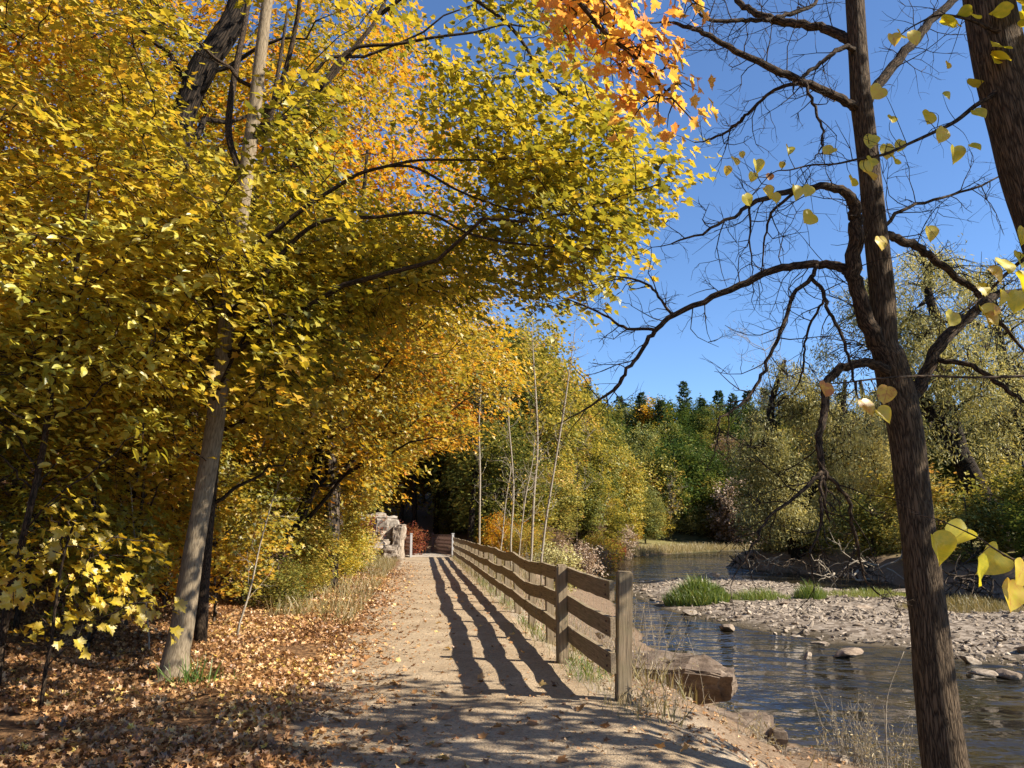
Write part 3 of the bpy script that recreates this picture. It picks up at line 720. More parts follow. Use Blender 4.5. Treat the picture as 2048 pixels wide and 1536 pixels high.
    ts = tfun(Sp) if tfun is not None else fbm(Sp[:, 0] + Sp[:, 2] * .7, Sp[:, 1] + Sp[:, 2] * .5, .5, g.integers(50)) * .5
    tn = np.clip(tone[0] + ts[Kn] + g.normal(size=n)[Kn] * tone[1] * .5 + g.normal(size=n * K) * tone[1] * .6, 0, 1)
    sz = size * g.uniform(.6, 1.15, n * K)
    if poly is not None or clear is not None:
        px, py, t = proj(P); kk = np.ones(len(P), bool)
        if tmin: kk &= t > tmin * .92
        P, Nn, Dd, sz, tn = P[kk], Nn[kk], Dd[kk], sz[kk], tn[kk]
    leaves(C, P, Nn, Dd, sz, tn, T)
    return W, C
def put_tree(name, label, cat, W, C, bark, leaf, loc=(0, 0, 0), group=None, crown='crown'):
    e = empty(name, loc, label, cat, group)
    W.build('trunk', M[bark], e)
    if getattr(W, 'limbs', None) is not None and W.limbs.n: W.limbs.build('branchwork', M['bark_limb' if bark == 'bark_grey' else bark], e)
    if C is not None: C.build(crown, M[leaf], e, smooth_=False)
    return e
def shift(builder, loc):
    loc = np.asarray(loc); builder.v = [v - loc for v in builder.v]
    if getattr(builder, 'limbs', None) is not None: shift(builder.limbs, loc)
    return builder
def trunk_line(base, top, g, wob=.05, n=12):
    base = np.asarray(base, float); top = np.asarray(top, float); s = np.linspace(0, 1, n)[:, None]
    P = base * (1 - s) + top * s; h = np.linalg.norm(top - base)
    P[1:] += np.cumsum(g.normal(size=(n - 1, 3)) * np.array([1, 1, 0]) * wob * h / n, 0); P[0, 2] -= .3; return P
def taper(r0, r1, n, flare=.35):
    s = np.linspace(0, 1, n); return (r0 * (1 - s) + r1 * s) * (1 + flare * np.exp(-s * 14))

# what the golden wood covers in the photograph, for pruning its crowns to the photographed outline
POLY_M1 = [(-3000, -3000), (1100, -3000), (1120, -60), (1150, 60), (1185, 160), (1240, 225), (1270, 300), (1360, 315), (1365, 345), (1290, 385), (1275, 470), (1225, 545), (1165, 595),
           (1090, 600), (1010, 590), (940, 610), (860, 600), (760, 640), (660, 700), (560, 860), (470, 820), (410, 900), (240, 980), (-3000, 1000)]
POLY_WOOD = [(-4000, -4000), (1000, -4000), (1080, 200), (1090, 560), (1000, 620), (1010, 700), (1055, 745), (1030, 800), (985, 860), (930, 890), (850, 900), (775, 935), (745, 1010), (640, 1075), (560, 1130), (420, 1190), (330, 1215), (200, 1215), (-4000, 1260)]
CLEAR_TRUNKS = [(345, -40), (620, -40), (575, 130), (540, 250), (500, 300), (340, 290)]
CLEAR_MID = [(408, 930), (430, 740), (440, 560), (500, 560), (485, 740), (460, 930)]
CLEAR_LOW = [(300, 1400), (360, 930), (470, 905), (450, 1060), (400, 1400)]

# ------------------------------------------------------------------ the maple beside the path
g = np.random.default_rng(11)
tp = [(338, 1380, 84), (344, 1355, 62), (352, 1310, 51), (365, 1250, 45), (388, 1100, 38), (405, 1000, 37), (430, 850, 35), (445, 720, 33), (462, 580, 31), (480, 450, 29), (498, 300, 28), (508, 230, 26), (520, 120, 23), (535, 0, 21), (556, -160, 18), (580, -380, 12), (590, -560, 6)]
YM = 8.5
Tq, Tr = limb_px(tp, .5, YM, 4)
L1 = []
for pts, y0, dy in [([(500, 285, 17), (543, 249, 15), (591, 219, 14), (632, 185, 13), (666, 150, 12), (698, 109, 11), (733, 66, 9), (752, 39, 8), (790, -40, 6), (850, -140, 4)], 8.85, .4),
                    ([(508, 275, 13), (523, 253, 12), (547, 208, 12), (574, 130, 11), (595, 34, 9), (604, -30, 8), (640, -170, 5)], 8.8, -.6),
                    ([(478, 340, 15), (458, 273, 14), (461, 205, 13), (475, 120, 12), (492, 34, 10), (500, -60, 8), (496, -220, 5)], 8.75, .9),
                    ([(640, 178, 9), (678, 120, 9), (717, 94, 8), (795, 88, 7), (873, 74, 6), (952, 64, 5), (1010, 49, 4), (1080, 60, 3)], 8.95, .2),
                    ([(760, 30, 9), (840, -30, 9), (900, -40, 9), (952, 0, 9), (1010, 43, 8), (1049, 90, 7), (1080, 145, 6), (1120, 184, 5), (1180, 240, 3)], 9.2, -1.0),
                    ([(470, 520, 15), (540, 470, 12), (610, 415, 10), (678, 371, 9), (717, 348, 8), (776, 332, 7), (842, 320, 6), (932, 320, 5), (1040, 318, 4), (1180, 325, 3)], 8.65, -.7),
                    ([(776, 332, 6), (834, 336, 6), (912, 379, 5), (990, 410, 4), (1100, 440, 3)], 8.3, .4),
                    ([(452, 640, 14), (520, 560, 10), (600, 470, 9), (662, 439, 8), (756, 434, 7), (854, 426, 6), (932, 465, 5), (1010, 484, 5), (1088, 492, 4), (1200, 500, 3)], 8.6, -.9),
                    ([(430, 800, 9), (380, 700, 8), (300, 640, 7), (200, 600, 5), (80, 560, 3)], 8.55, -.8),
                    ([(455, 620, 10), (400, 480, 8), (300, 380, 7), (180, 300, 5), (40, 250, 3)], 8.7, .8),
                    ([(436, 780, 8), (500, 660, 7), (590, 620, 6), (680, 600, 5), (780, 575, 3)], 8.6, .9)]:
    L1.append(limb_px(pts, dy, y0, 4))
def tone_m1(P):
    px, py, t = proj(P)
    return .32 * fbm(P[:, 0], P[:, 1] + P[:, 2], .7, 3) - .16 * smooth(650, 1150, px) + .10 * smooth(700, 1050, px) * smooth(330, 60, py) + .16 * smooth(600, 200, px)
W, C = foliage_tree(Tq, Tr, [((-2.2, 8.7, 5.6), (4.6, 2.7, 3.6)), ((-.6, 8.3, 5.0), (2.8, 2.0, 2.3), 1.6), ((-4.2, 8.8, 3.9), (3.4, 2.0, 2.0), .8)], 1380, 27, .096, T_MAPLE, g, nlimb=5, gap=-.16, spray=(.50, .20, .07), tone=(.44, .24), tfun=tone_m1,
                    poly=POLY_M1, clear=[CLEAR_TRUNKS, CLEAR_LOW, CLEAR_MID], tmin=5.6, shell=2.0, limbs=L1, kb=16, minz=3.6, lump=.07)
b0 = Tq[0].copy()
put_tree('maple_tree', 'tall yellow maple with a smooth grey leaning trunk beside the gravel path', 'tree', shift(W, b0), shift(C, b0), 'bark_grey', 'maple_leaf', b0)

# ------------------------------------------------------------------ the golden wood behind it
def pxtree(name, label, pts, Y, dY, ells, n, K, size, T, seed, bark, leaf, **kw):
    g = np.random.default_rng(seed); Q, r = limb_px(pts, dY, Y, 4); r = np.maximum(r, .01)
    Q[0, 2] = min(Q[0, 2], Hs(Q[0, 0], Q[0, 1]) - .15)
    W, C = foliage_tree(Q, r, ells, n, K, size, T, g, **kw)
    b = np.array([Q[0, 0], Q[0, 1], Hs(Q[0, 0], Q[0, 1])])
    return put_tree(name, label, 'tree', shift(W, b), shift(C, b), bark, leaf, b)
pxtree('oak_tree', 'old black-barked crooked tree leaning through the golden crowns behind the grey maple', [(222, 1225, 40), (235, 1090, 38), (262, 900, 38), (300, 700, 38), (335, 540, 36), (355, 380, 34), (358, 300, 38), (364, 239, 42), (383, 188, 45), (403, 137, 48), (437, 85, 49), (466, 40, 44), (482, -10, 40), (500, -120, 34), (530, -330, 20), (560, -480, 8)],
       13.2, .3, [((-6.0, 14.2, 11.0), (4.5, 3.0, 3.6)), ((-7.4, 13.8, 6.0), (3.2, 2.0, 3.0), .7)], 520, 26, .12, T_MAPLE2, 21, 'bark_black', 'gold_leaf', nlimb=12, spray=(.6, .25, .10), tone=(.35, .24), poly=POLY_WOOD, clear=[CLEAR_TRUNKS], tmin=11.5, minz=3, lump=.18)
pxtree('maple_tree', 'slender golden maple standing close behind the grey leaning trunk', [(402, 1262, 26), (408, 1150, 24), (424, 960, 22), (446, 760, 20), (480, 520, 17), (530, 300, 12), (560, 120, 7), (575, 20, 4)],
       10.8, .3, [((-3.6, 11.4, 4.9), (3.0, 1.5, 2.4))], 420, 26, .105, T_MAPLE2, 22, 'bark_limb', 'gold_leaf', nlimb=9, tone=(.30, .2), poly=POLY_WOOD, clear=[CLEAR_TRUNKS, CLEAR_LOW], tmin=9.4, minz=1.5)
pxtree('maple_tree', 'dark-stemmed golden maple to the near side of the crooked black tree', [(328, 1185, 24), (340, 1120, 23), (362, 1020, 21), (378, 910, 20), (392, 740, 17), (380, 560, 13), (370, 380, 8), (365, 230, 4)],
       14.5, .3, [((-6.2, 14.8, 5.6), (3.4, 1.8, 3.6))], 480, 26, .115, T_MAPLE2, 23, 'bark_limb', 'gold_leaf', nlimb=9, tone=(.42, .24), poly=POLY_WOOD, clear=[CLEAR_TRUNKS, CLEAR_LOW], tmin=12.5, minz=1.5)
pxtree('maple_tree', 'dark leaning maple with orange-gold crown reaching over the path, rooted in the shrubs', [(530, 1175, 30), (545, 1130, 27), (565, 1090, 25), (592, 1050, 23), (628, 960, 20), (655, 830, 18), (690, 640, 15), (720, 460, 11), (735, 300, 6)],
       17.0, .4, [((-2.9, 17.2, 5.6), (4.0, 2.2, 3.3)), ((-4.8, 17.2, 4.3), (2.6, 2.2, 2.6), .8)], 900, 26, .115, T_MAPLE2, 24, 'bark_black', 'gold_leaf', nlimb=14, tone=(.42, .25), poly=POLY_WOOD, tmin=14.0, minz=1.5)
pxtree('maple_tree', 'orange-tipped maple overhanging the path in front of the rock outcrop', [(640, 1120, 20), (655, 1040, 18), (690, 900, 15), (735, 760, 12), (770, 620, 8), (790, 520, 4)],
       25.0, .3, [((-3.6, 25.3, 6.4), (4.2, 2.6, 3.4)), ((-5.4, 25.0, 4.4), (2.6, 2.2, 2.4), .7)], 900, 24, .14, T_MAPLE2, 25, 'bark_limb', 'gold_leaf', nlimb=12, tone=(.62, .26), poly=POLY_WOOD, tmin=20, minz=1.5)
pxtree('maple_tree', 'bushy yellow-green maple at the path edge before the outcrop', [(690, 1130, 14), (700, 1050, 12), (705, 960, 10), (700, 860, 7), (700, 760, 4)],
       31.0, .3, [((-6.8, 31.0, 3.6), (3.0, 2.2, 3.4))], 520, 24, .14, T_MAPLE2, 26, 'bark_limb', 'mixed_leaf', nlimb=9, tone=(.55, .25), poly=POLY_WOOD, tmin=26, minz=.5)
# young beech with pale leaves, and the low maple sapling
pxtree('beech_sapling', 'young beech with pale lemon oval leaves near the frame edge in front of the maple', [(2, 1290, 15), (22, 1180, 14), (50, 1060, 13), (85, 905, 12), (100, 800, 11), (128, 640, 8), (165, 470, 5), (185, 330, 3)],
       7.4, -.3, [((-3.7, 6.9, 3.9), (1.35, .7, .55)), ((-4.3, 7.1, 3.0), (1.5, .8, .8), .8)], 110, 22, .115, T_OVAL, 31, 'bark_limb', 'lemon_leaf', nlimb=7, spray=(.42, .13, .05), tone=(.5, .3), clear=[CLEAR_LOW], tmin=5.2, kb=6, minz=1.0)
pxtree('maple_sapling', 'small maple sapling with large lemon leaves near the ground in the shade', [(88, 1352, 8), (102, 1290, 7), (112, 1200, 6), (128, 1110, 5), (150, 1040, 3)],
       7.0, -.1, [((-4.0, 7.2, 1.25), (1.0, .7, .62))], 44, 9, .10, T_MAPLE_FINE, 32, 'bark_limb', 'yellow_leaf', nlimb=6, spray=(.30, .14, .06), tone=(.35, .3), clear=[CLEAR_LOW], tmin=5.6, kb=6, up=.4, sunlean=.6)
pxtree('maple_sapling', 'thin forked sapling at the edge of the wood with a few golden leaves', [(30, 1250, 12), (60, 1120, 11), (68, 1010, 10), (78, 900, 9), (70, 780, 6), (55, 640, 3)],
       9.6, .1, [((-6.6, 9.8, 3.1), (1.6, 1.0, 1.6))], 90, 20, .10, T_MAPLE2, 33, 'bark_limb', 'gold_leaf', nlimb=6, tone=(.3, .25), tmin=7, kb=6)

# ------------------------------------------------------------------ prototypes for the woods, copied with their parts
def proto(name, seed, h, ells, n, K, size, T, bark, leaf, r0, **kw):
    g = np.random.default_rng(seed); tr = trunk_line((0, 0, 0), (g.normal() * .04 * h, g.normal() * .04 * h, h * .93), g, .05, 12)
    kw.setdefault('spray', (.9, .40, .2)); kw.setdefault('nlimb', 16)
    W, C = foliage_tree(tr, taper(r0, .03, 12), ells, n, K, size, T, g, tmin=None, minz=h * .15, **kw)
    for F_ in (3, 4): W.f[F_] += [f + W.n for f in W.limbs.f[F_]]
    for k_, it in W.limbs.attr.items(): W.attr[k_] += [(o + W.n, a) for o, a in it]
    W.v += W.limbs.v; W.n += W.limbs.n
    wm = W.mesh('trunk'); cm = C.mesh('crown', False)
    wm.materials.append(M[bark]); cm.materials.append(M[leaf])
    return wm, cm
def plant(name, label, cat, pm, x, y, s=1.0, rz=None, group=None, leaf=None, sink=.1, sz=1.0, z=None):
    e = empty(name, (x, y, (Hs(x, y) if z is None else z) - sink), label, cat, group); e.scale = (s, s, s * sz); e.rotation_euler = (0, 0, rng.uniform(0, 6.28) if rz is None else rz)
    o = bpy.data.objects.new('trunk', pm[0]); COL.objects.link(o); o.parent = e
    c = bpy.data.objects.new('crown', pm[1]); COL.objects.link(c); c.parent = e
    if leaf: c.material_slots[0].link = 'OBJECT'; c.material_slots[0].material = M[leaf]
    return e
PW = [proto('wood', 101, 15, [((0, 0, 9.2), (4.3, 4.3, 5.2)), ((0, 0, 5), (3.4, 3.4, 2.6), .7)], 620, 30, .20, T_MAPLE3, 'bark_far', 'gold_leaf', .20, tone=(.42, .28)),
      proto('wood', 102, 17, [((0, 0, 11), (4.0, 4.0, 5.8)), ((0, 0, 5.2), (3.2, 3.2, 3), .6)], 640, 30, .20, T_MAPLE3, 'bark_far', 'maple_leaf', .22, tone=(.55, .28)),
      proto('wood', 103, 13, [((.4, 0, 7.6), (4.6, 4.2, 4.6))], 560, 30, .20, T_MAPLE3, 'bark_far', 'gold_leaf', .17, tone=(.30, .28))]
wood = [(-4.9, 21.0, 1, 'gold_leaf', 'tall golden maple leaning its crown over the path behind the grey maple'), (-6.4, 29.0, 0, 'gold_leaf', 'golden maple with its crown over the path midway to the bridge'), (-9.5, 19, 0, 'gold_leaf', 'golden maple up the slope straight behind the crooked black tree'), (-14, 17, 1, 'gold_leaf', 'tall golden maple at the near end of the hillside wood'), (-8.2, 24, 2, 'gold_leaf', 'broad orange-gold maple behind the dark leaning maple'),
        (-13, 26, 1, 'maple_leaf', 'tall yellow-green maple halfway up the wooded slope'), (-19, 22, 0, 'gold_leaf', 'golden maple high on the slope at the edge of view'), (-10.5, 33, 0, 'gold_leaf', 'golden maple rising over the shrubs before the outcrop'),
        (-17, 34, 2, 'gold_leaf', 'dense amber maple on the upper slope'), (-24, 30, 1, 'gold_leaf', 'large yellow maple near the top of the slope'), (-12.5, 42, 1, 'mixed_leaf', 'mixed green and gold tree above the rock outcrop'),
        (-20, 46, 0, 'gold_leaf', 'golden tree far up the slope above the outcrop'), (-30, 42, 1, 'gold_leaf', 'farthest golden tree on the crest of the slope'), (-16, 12, 2, 'gold_leaf', 'low amber maple filling the wood beside the young beech'), (-22, 14, 1, 'gold_leaf', 'tall amber maple behind the low amber one')]
for x, y, k, lf, lab in wood: plant('maple_tree', lab, 'tree', PW[k], x, y, 1.0 + .1 * rng.normal(), group='golden trees of the hillside wood', leaf=lf)

# hanging orange bough: a sugar maple rooted behind the camera, its longest limb arching over the path
g = np.random.default_rng(41)
tr = trunk_line((-3.4, .4, Hs(-3.4, .4)), (-2.6, 1.0, 9.5), g, .04, 12)
ob = spline(np.array([[-2.9, .8, 5.2], [-1.9, 2.0, 6.4], [-.8, 3.4, 6.7], at(1010, -180, 4.6), at(1110, -60, 5.0), at(1205, 59, 5.1), at(1264, 109, 5.1), at(1320, 170, 5.15), at(1385, 240, 5.2)]), 5)
ob2 = spline(np.array([at(1110, -60, 5.0), at(1165, 10, 5.4), at(1195, 60, 5.6), at(1215, 110, 5.6)]), 4)
ob3 = spline(np.array([at(1010, -180, 4.6), at(1240, -160, 4.9), at(1340, -60, 5.0), at(1385, 0, 5.0), at(1420, 20, 5.0)]), 4)
POLY_OR = [(1020, -300), (1420, -300), (1440, 10), (1375, 30), (1345, 5), (1290, 10), (1270, 60), (1320, 70), (1345, 110), (1375, 180), (1405, 245), (1390, 268), (1345, 240), (1285, 225), (1240, 195), (1180, 130), (1120, 60), (1090, 0)]
W, C = foliage_tree(tr, taper(.22, .03, 12), [(at(1250, 90, 5.2), (.75, .55, .60), 3.0), (at(1330, 185, 5.2), (.40, .35, .34), 5), (at(1180, 10, 5.4), (.6, .5, .5), 3.0), (at(1400, -20, 5.0), (.25, .3, .3), 2.0)], 92, 7, .100, T_MAPLE_FINE, g, nlimb=0, limbs=[(ob, np.linspace(.045, .004, len(ob))), (ob2, np.linspace(.012, .004, len(ob2))), (ob3, np.linspace(.014, .003, len(ob3)))],
                    spray=(.22, .12, .07), tone=(.38, .32), poly=POLY_OR, tmin=4.0, gap=-9, up=.35, sunlean=.75, spread=.5, droop=.45)
C2 = MB()
Wt, Ct = foliage_tree(tr, taper(.22, .03, 12), [((-3.2, -.2, 8.5), (3.0, 2.6, 2.4))], 260, 22, .13, T_MAPLE2, np.random.default_rng(42), nlimb=8, tone=(.5, .25))
for F_ in (3, 4): C.f[F_] += [f + C.n for f in Ct.f[F_]]; W.limbs.f[F_] += [f + W.limbs.n for f in Wt.limbs.f[F_]]
for k, it in Wt.limbs.attr.items(): W.limbs.attr[k] += [(o + W.limbs.n, a) for o, a in it]
W.limbs.v += Wt.limbs.v; W.limbs.n += Wt.limbs.n
for k, it in Ct.attr.items(): C.attr[k] += [(o + C.n, a) for o, a in it]
C.v += Ct.v; C.n += Ct.n
b0 = tr[0].copy(); put_tree('orange_maple', 'orange sugar maple whose bough of big orange leaves hangs against the blue sky', 'tree', shift(W, b0), shift(C, b0), 'bark_limb', 'orange_leaf', b0)
# understory of the wood: low golden saplings in the shade
PU = [proto('under', 111, 3.6, [((0, 0, 2.2), (1.6, 1.5, 1.5))], 110, 22, .13, T_MAPLE2, 'bark_far', 'gold_leaf', .03, tone=(.35, .25), spray=(.42, .2, .08), nlimb=9, limb_r=.8, twig=.6),
      proto('under', 112, 5.0, [((0, 0, 3.2), (1.7, 1.6, 2.1))], 150, 22, .13, T_MAPLE2, 'bark_far', 'gold_leaf', .04, tone=(.3, .25), spray=(.45, .2, .08), nlimb=10, limb_r=.8, twig=.6)]
for i, (x, y, s, lf, lab) in enumerate([(-5.1, 9.7, .62, 'maple_leaf', 'low yellow sapling just behind the lemon-leaved one'), (-6.4, 10.2, .8, 'gold_leaf', 'low gold sapling farther into the shade behind the lemon-leaved one'), (-4.9, 13.2, .75, 'gold_leaf', 'low gold sapling between the grey trunk and the shrubs'), (-5.9, 8.4, .7, 'maple_leaf', 'yellow sapling at the near frame edge'), (-7.9, 9.4, .9, 'gold_leaf', 'gold sapling on the rise at the near frame edge'), (-5.4, 16.0, .7, 'maple_leaf', 'low yellow sapling by the foot of the leaning maple'), (-5.6, 11.6, .8, 'gold_leaf', 'low golden sapling straight behind the grey trunk'), (-7.6, 11.8, 1.0, 'maple_leaf', 'yellow sapling in the shade behind the lemon-leaved one'), (-9.2, 13.0, 1.1, 'gold_leaf', 'golden sapling on the slope at the frame edge'), (-7.2, 15.2, 1.1, 'gold_leaf', 'amber sapling at the foot of the crooked black tree'),
                                       (-9.0, 17, 1.2, 'gold_leaf', 'golden sapling halfway up behind the crooked black tree'), (-6.6, 18.5, 1.1, 'maple_leaf', 'yellow-green sapling behind the dark leaning maple'), (-11.5, 16, 1.3, 'gold_leaf', 'tall amber sapling on the upper slope'), (-8.4, 21.5, 1.3, 'gold_leaf', 'orange-gold sapling deeper in the wood'),
                                       (-11.2, 21, 1.4, 'maple_leaf', 'tall yellow sapling deep in the wood'), (-7.4, 26, 1.2, 'gold_leaf', 'golden sapling beyond the shrub row'), (-13.5, 19.5, 1.5, 'gold_leaf', 'big golden sapling near the crest'), (-6.0, 13.8, .8, 'gold_leaf', 'small amber sapling by the dark-stemmed maple'), (-10.5, 11.0, 1.2, 'gold_leaf', 'amber sapling outside the sun on the near slope')]):
    plant('maple_sapling', lab, 'sapling', PU[i % 2], x, y, s, group='saplings in the shade of the wood', leaf=lf)
# ------------------------------------------------------------------ the bare tree on the river bank
g = np.random.default_rng(51)
YB = 5.65
base = np.array([3.23, YB, Hs(3.23, YB)])
bare = empty('bare_tree', base, 'nearly leafless dark-barked tree with arching boughs standing on the river bank', 'tree')
def off(B): return shift(B, base)
tp = [(1912, 1640, 96), (1902, 1590, 92), (1891, 1536, 88), (1874, 1400, 78), (1858, 1250, 72), (1843, 1120, 67), (1828, 1000, 64), (1812, 870, 65), (1795, 790, 70), (1780, 720, 62), (1768, 685, 52), (1765, 592, 47), (1752, 470, 44), (1744, 390, 43), (1732, 280, 41), (1722, 195, 39), (1715, 90, 37), (1710, 0, 35), (1703, -120, 32), (1690, -300, 26), (1680, -560, 18), (1668, -800, 8)]
Q, r = limb_px(tp, 0, YB, 6)
Q = np.vstack([[base[0] + .03, YB, base[2] - .25], [base[0] + .01, YB, base[2] + .08], Q[2:]]); r = np.concatenate([[.30, .215], r[2:]])
B = MB(); tube(B, Q, r, 28, lump=.05); off(B).build('trunk', M['bark_dark'], bare)
limbs = [  # points (px, py, width), depth, depth change, twig spacing, twig length
    ([(1782, 745, 40), (1766, 705, 36), (1741, 662, 33), (1718, 592, 31), (1706, 537, 30), (1712, 480, 30), (1712, 440, 27), (1708, 412, 24), (1697, 390, 20), (1674, 378, 17), (1639, 373, 14), (1600, 381, 13), (1560, 387, 12), (1502, 408, 9), (1467, 434, 7), (1404, 465, 5), (1342, 488, 3)], YB - .02, -.5, .17, .55),
    ([(1704, 548, 22), (1690, 538, 20), (1669, 532, 18), (1632, 529, 17), (1586, 531, 16), (1540, 542, 15), (1493, 565, 14), (1424, 595, 12), (1359, 625, 11), (1322, 648, 10), (1299, 676, 9), (1276, 713, 8), (1248, 750, 7), (1225, 782, 6), (1169, 819, 4), (1128, 843, 2)], YB - .1, .5, .14, .55),
    ([(1312, 660, 7), (1257, 657, 6), (1220, 637, 5), (1165, 609, 4), (1128, 600, 2)], YB + .28, .3, .13, .4),
    ([(1345, 634, 6), (1318, 593, 5), (1299, 574, 5), (1253, 555, 4), (1220, 562, 2)], YB + .22, -.4, .13, .4),
    ([(1634, 531, 8), (1623, 555, 9), (1586, 593, 8), (1567, 648, 8), (1544, 699, 7), (1526, 750, 7), (1498, 792, 6), (1466, 819, 5), (1438, 843, 4), (1436, 884, 3), (1424, 917, 2)], YB - .02, -.5, .14, .45),
    ([(1622, 556, 8), (1646, 583, 8), (1660, 625, 7), (1683, 667, 7), (1697, 713, 6), (1706, 759, 5), (1716, 796, 3)], YB - .04, -.35, .16, .4),
    ([(1655, 606, 5), (1644, 606, 5), (1618, 653, 5), (1609, 699, 4), (1605, 741, 4), (1590, 780, 2)], YB - .1, .3, .15, .4),
    ([(1775, 742, 22), (1748, 729, 20), (1716, 727, 18), (1683, 738, 17), (1658, 757, 16), (1648, 778, 16), (1648, 815, 16), (1642, 852, 15), (1639, 893, 14), (1644, 944, 13), (1646, 960, 11)], YB - .1, -.4, .3, .35),
    ([(1643, 945, 9), (1623, 963, 8), (1586, 995, 7), (1544, 1028, 6), (1517, 1065, 5), (1493, 1116, 4), (1470, 1150, 2)], YB - .5, -.3, .12, .42),
    ([(1644, 945, 9), (1674, 968, 8), (1697, 1000, 8), (1706, 1046, 7), (1716, 1093, 6), (1728, 1150, 4), (1760, 1190, 3)], YB - .5, .3, .13, .42),
    ([(1644, 950, 8), (1643, 1000, 7), (1640, 1050, 6), (1622, 1100, 4), (1625, 1150, 3)], YB - .5, -.2, .12, .4),
    ([(1812, 800, 30), (1836, 782, 26), (1850, 745, 25), (1878, 694, 24), (1910, 657, 22), (1942, 630, 20), (1980, 597, 17), (2007, 588, 14), (2060, 581, 12), (2160, 560, 6)], YB, .5, .2, .5),
    ([(1868, 712, 11), (1887, 722, 11), (1933, 727, 10), (1980, 755, 10), (2017, 782, 9), (2060, 812, 7), (2140, 880, 3)], YB + .15, -.4, .15, .5),
    ([(1757, 476, 19), (1775, 469, 17), (1803, 480, 17), (1834, 494, 16), (1865, 516, 15), (1904, 547, 14), (1947, 578, 12), (1963, 598, 11), (2000, 640, 8), (2060, 720, 4)], YB, .6, .15, .5),
    ([(1733, 205, 24), (1742, 188, 21), (1764, 160, 20), (1795, 117, 19), (1826, 86, 18), (1861, 43, 17), (1908, 0, 15), (1960, -50, 12), (2060, -160, 6)], YB, .4, .18, .5),
    ([(1712, 214, 20), (1697, 207, 18), (1670, 191, 17), (1619, 170, 16), (1561, 145, 15), (1502, 117, 13), (1443, 86, 11), (1400, 61, 10), (1381, 55, 9), (1346, 45, 6)], YB, -.6, .15, .5),
    ([(1600, 162, 8), (1588, 168, 8), (1549, 180, 7), (1514, 207, 6), (1482, 242, 6), (1459, 260, 5), (1424, 277, 4), (1389, 285, 2)], YB - .3, .4, .12, .5),
    ([(1706, 90, 22), (1686, 74, 20), (1662, 61, 18), (1631, 51, 17), (1580, 45, 16), (1537, 35, 15), (1506, 23, 13), (1482, 8, 12), (1450, -30, 9), (1380, -110, 4)], YB, .6, .16, .5),
    ([(1545, 38, 9), (1502, 43, 9), (1467, 41, 8), (1416, 39, 7), (1396, 23, 5), (1380, 0, 3)], YB + .3, -.3, .13, .45),
    ([(1548, 38, 9), (1580, 27, 9), (1611, 16, 8), (1635, 0, 7), (1680, -60, 4)], YB + .25, .3, .15, .45),
    ([(1710, 100, 11), (1686, 94, 10), (1658, 113, 9), (1631, 133, 8), (1607, 152, 8), (1600, 163, 6)], YB - .05, -.2, .2, .4),
    ([(1612, 165, 6), (1625, 205, 6), (1640, 245, 5), (1644, 270, 4), (1640, 300, 3), (1625, 320, 2)], YB - .3, -.2, .13, .4),
    ([(1760, 480, 8), (1790, 430, 7), (1850, 405, 6), (1920, 385, 5), (2000, 352, 3)], YB + .1, .5, .12, .5),
    ([(1590, 384, 7), (1545, 425, 5), (1530, 475, 4), (1525, 520, 3), (1520, 560, 2)], YB - .35, .2, .13, .4),
    ([(1500, 410, 5), (1500, 450, 4), (1502, 510, 3), (1504, 550, 2)], YB - .4, -.2, .12, .35),
    ([(1690, -300, 18), (1740, -420, 14), (1830, -560, 9), (1900, -680, 4)], YB, -.8, .25, .6),
    ([(1680, -500, 12), (1600, -600, 9), (1480, -680, 4)], YB, .8, .25, .6)]
for pts, y0, dy, sp, L in limbs:
    Q, r = limb_px(pts, dy, y0, 4)
    Q[1:-1] += g.normal(size=(len(Q) - 2, 3)) * .006
    B = MB(); tube(B, Q, r, 10, lump=.06); lm = off(B).build('limb', M['bark_limb'], bare)
    B = MB(); twigs_on(B, Q, r, g, sp * .8, L, 2, .12, .1, 3, .0048); off(B).build('twig_spray', M['bark_limb'], lm)

# ------------------------------------------------------------------ the linden leaning in beside it
g = np.random.default_rng(61)
YL = 4.5
def axis(px, py, w): return (px, py, w)
tp = [(2330, 1190, 120), (2280, 1020, 116), (2195, 760, 108), (2128, 560, 102), (2080, 420, 100), (2040, 280, 98), (2003, 140, 94), (1976, 0, 88), (1955, -130, 80), (1925, -330, 66), (1905, -560, 50), (1890, -800, 30), (1880, -1000, 14)]
Q, r = limb_px(tp, .0, YL, 6)
lb = np.array([4.05, YL, Hs(4.05, YL)]); Q = np.vstack([[lb[0] + .02, YL, lb[2] - .25], [lb[0], YL, lb[2] + .1], Q]); r = np.concatenate([[.29, .215], r])
lind = empty('linden_tree', lb, 'leaning dark-barked linden at the frame edge with sparse yellow heart-shaped leaves', 'tree')
B = MB(); tube(B, Q, r, 26, lump=.05); shift(B, lb).build('trunk', M['bark_dark'], lind)
def heart(C, p, s, tone, g, face=None):
    n = norm(SV * .5 + np.array([-.2, -1.0, .0]) + g.normal(size=3) * .24); d = norm(np.array([g.normal() * .45, g.normal() * .3, -1.0]))
    leaves(C, np.array([p]), np.array([n]), np.array([d]), np.array([s]), np.array([tone]), T_HEARTS[int(g.integers(6))], True)
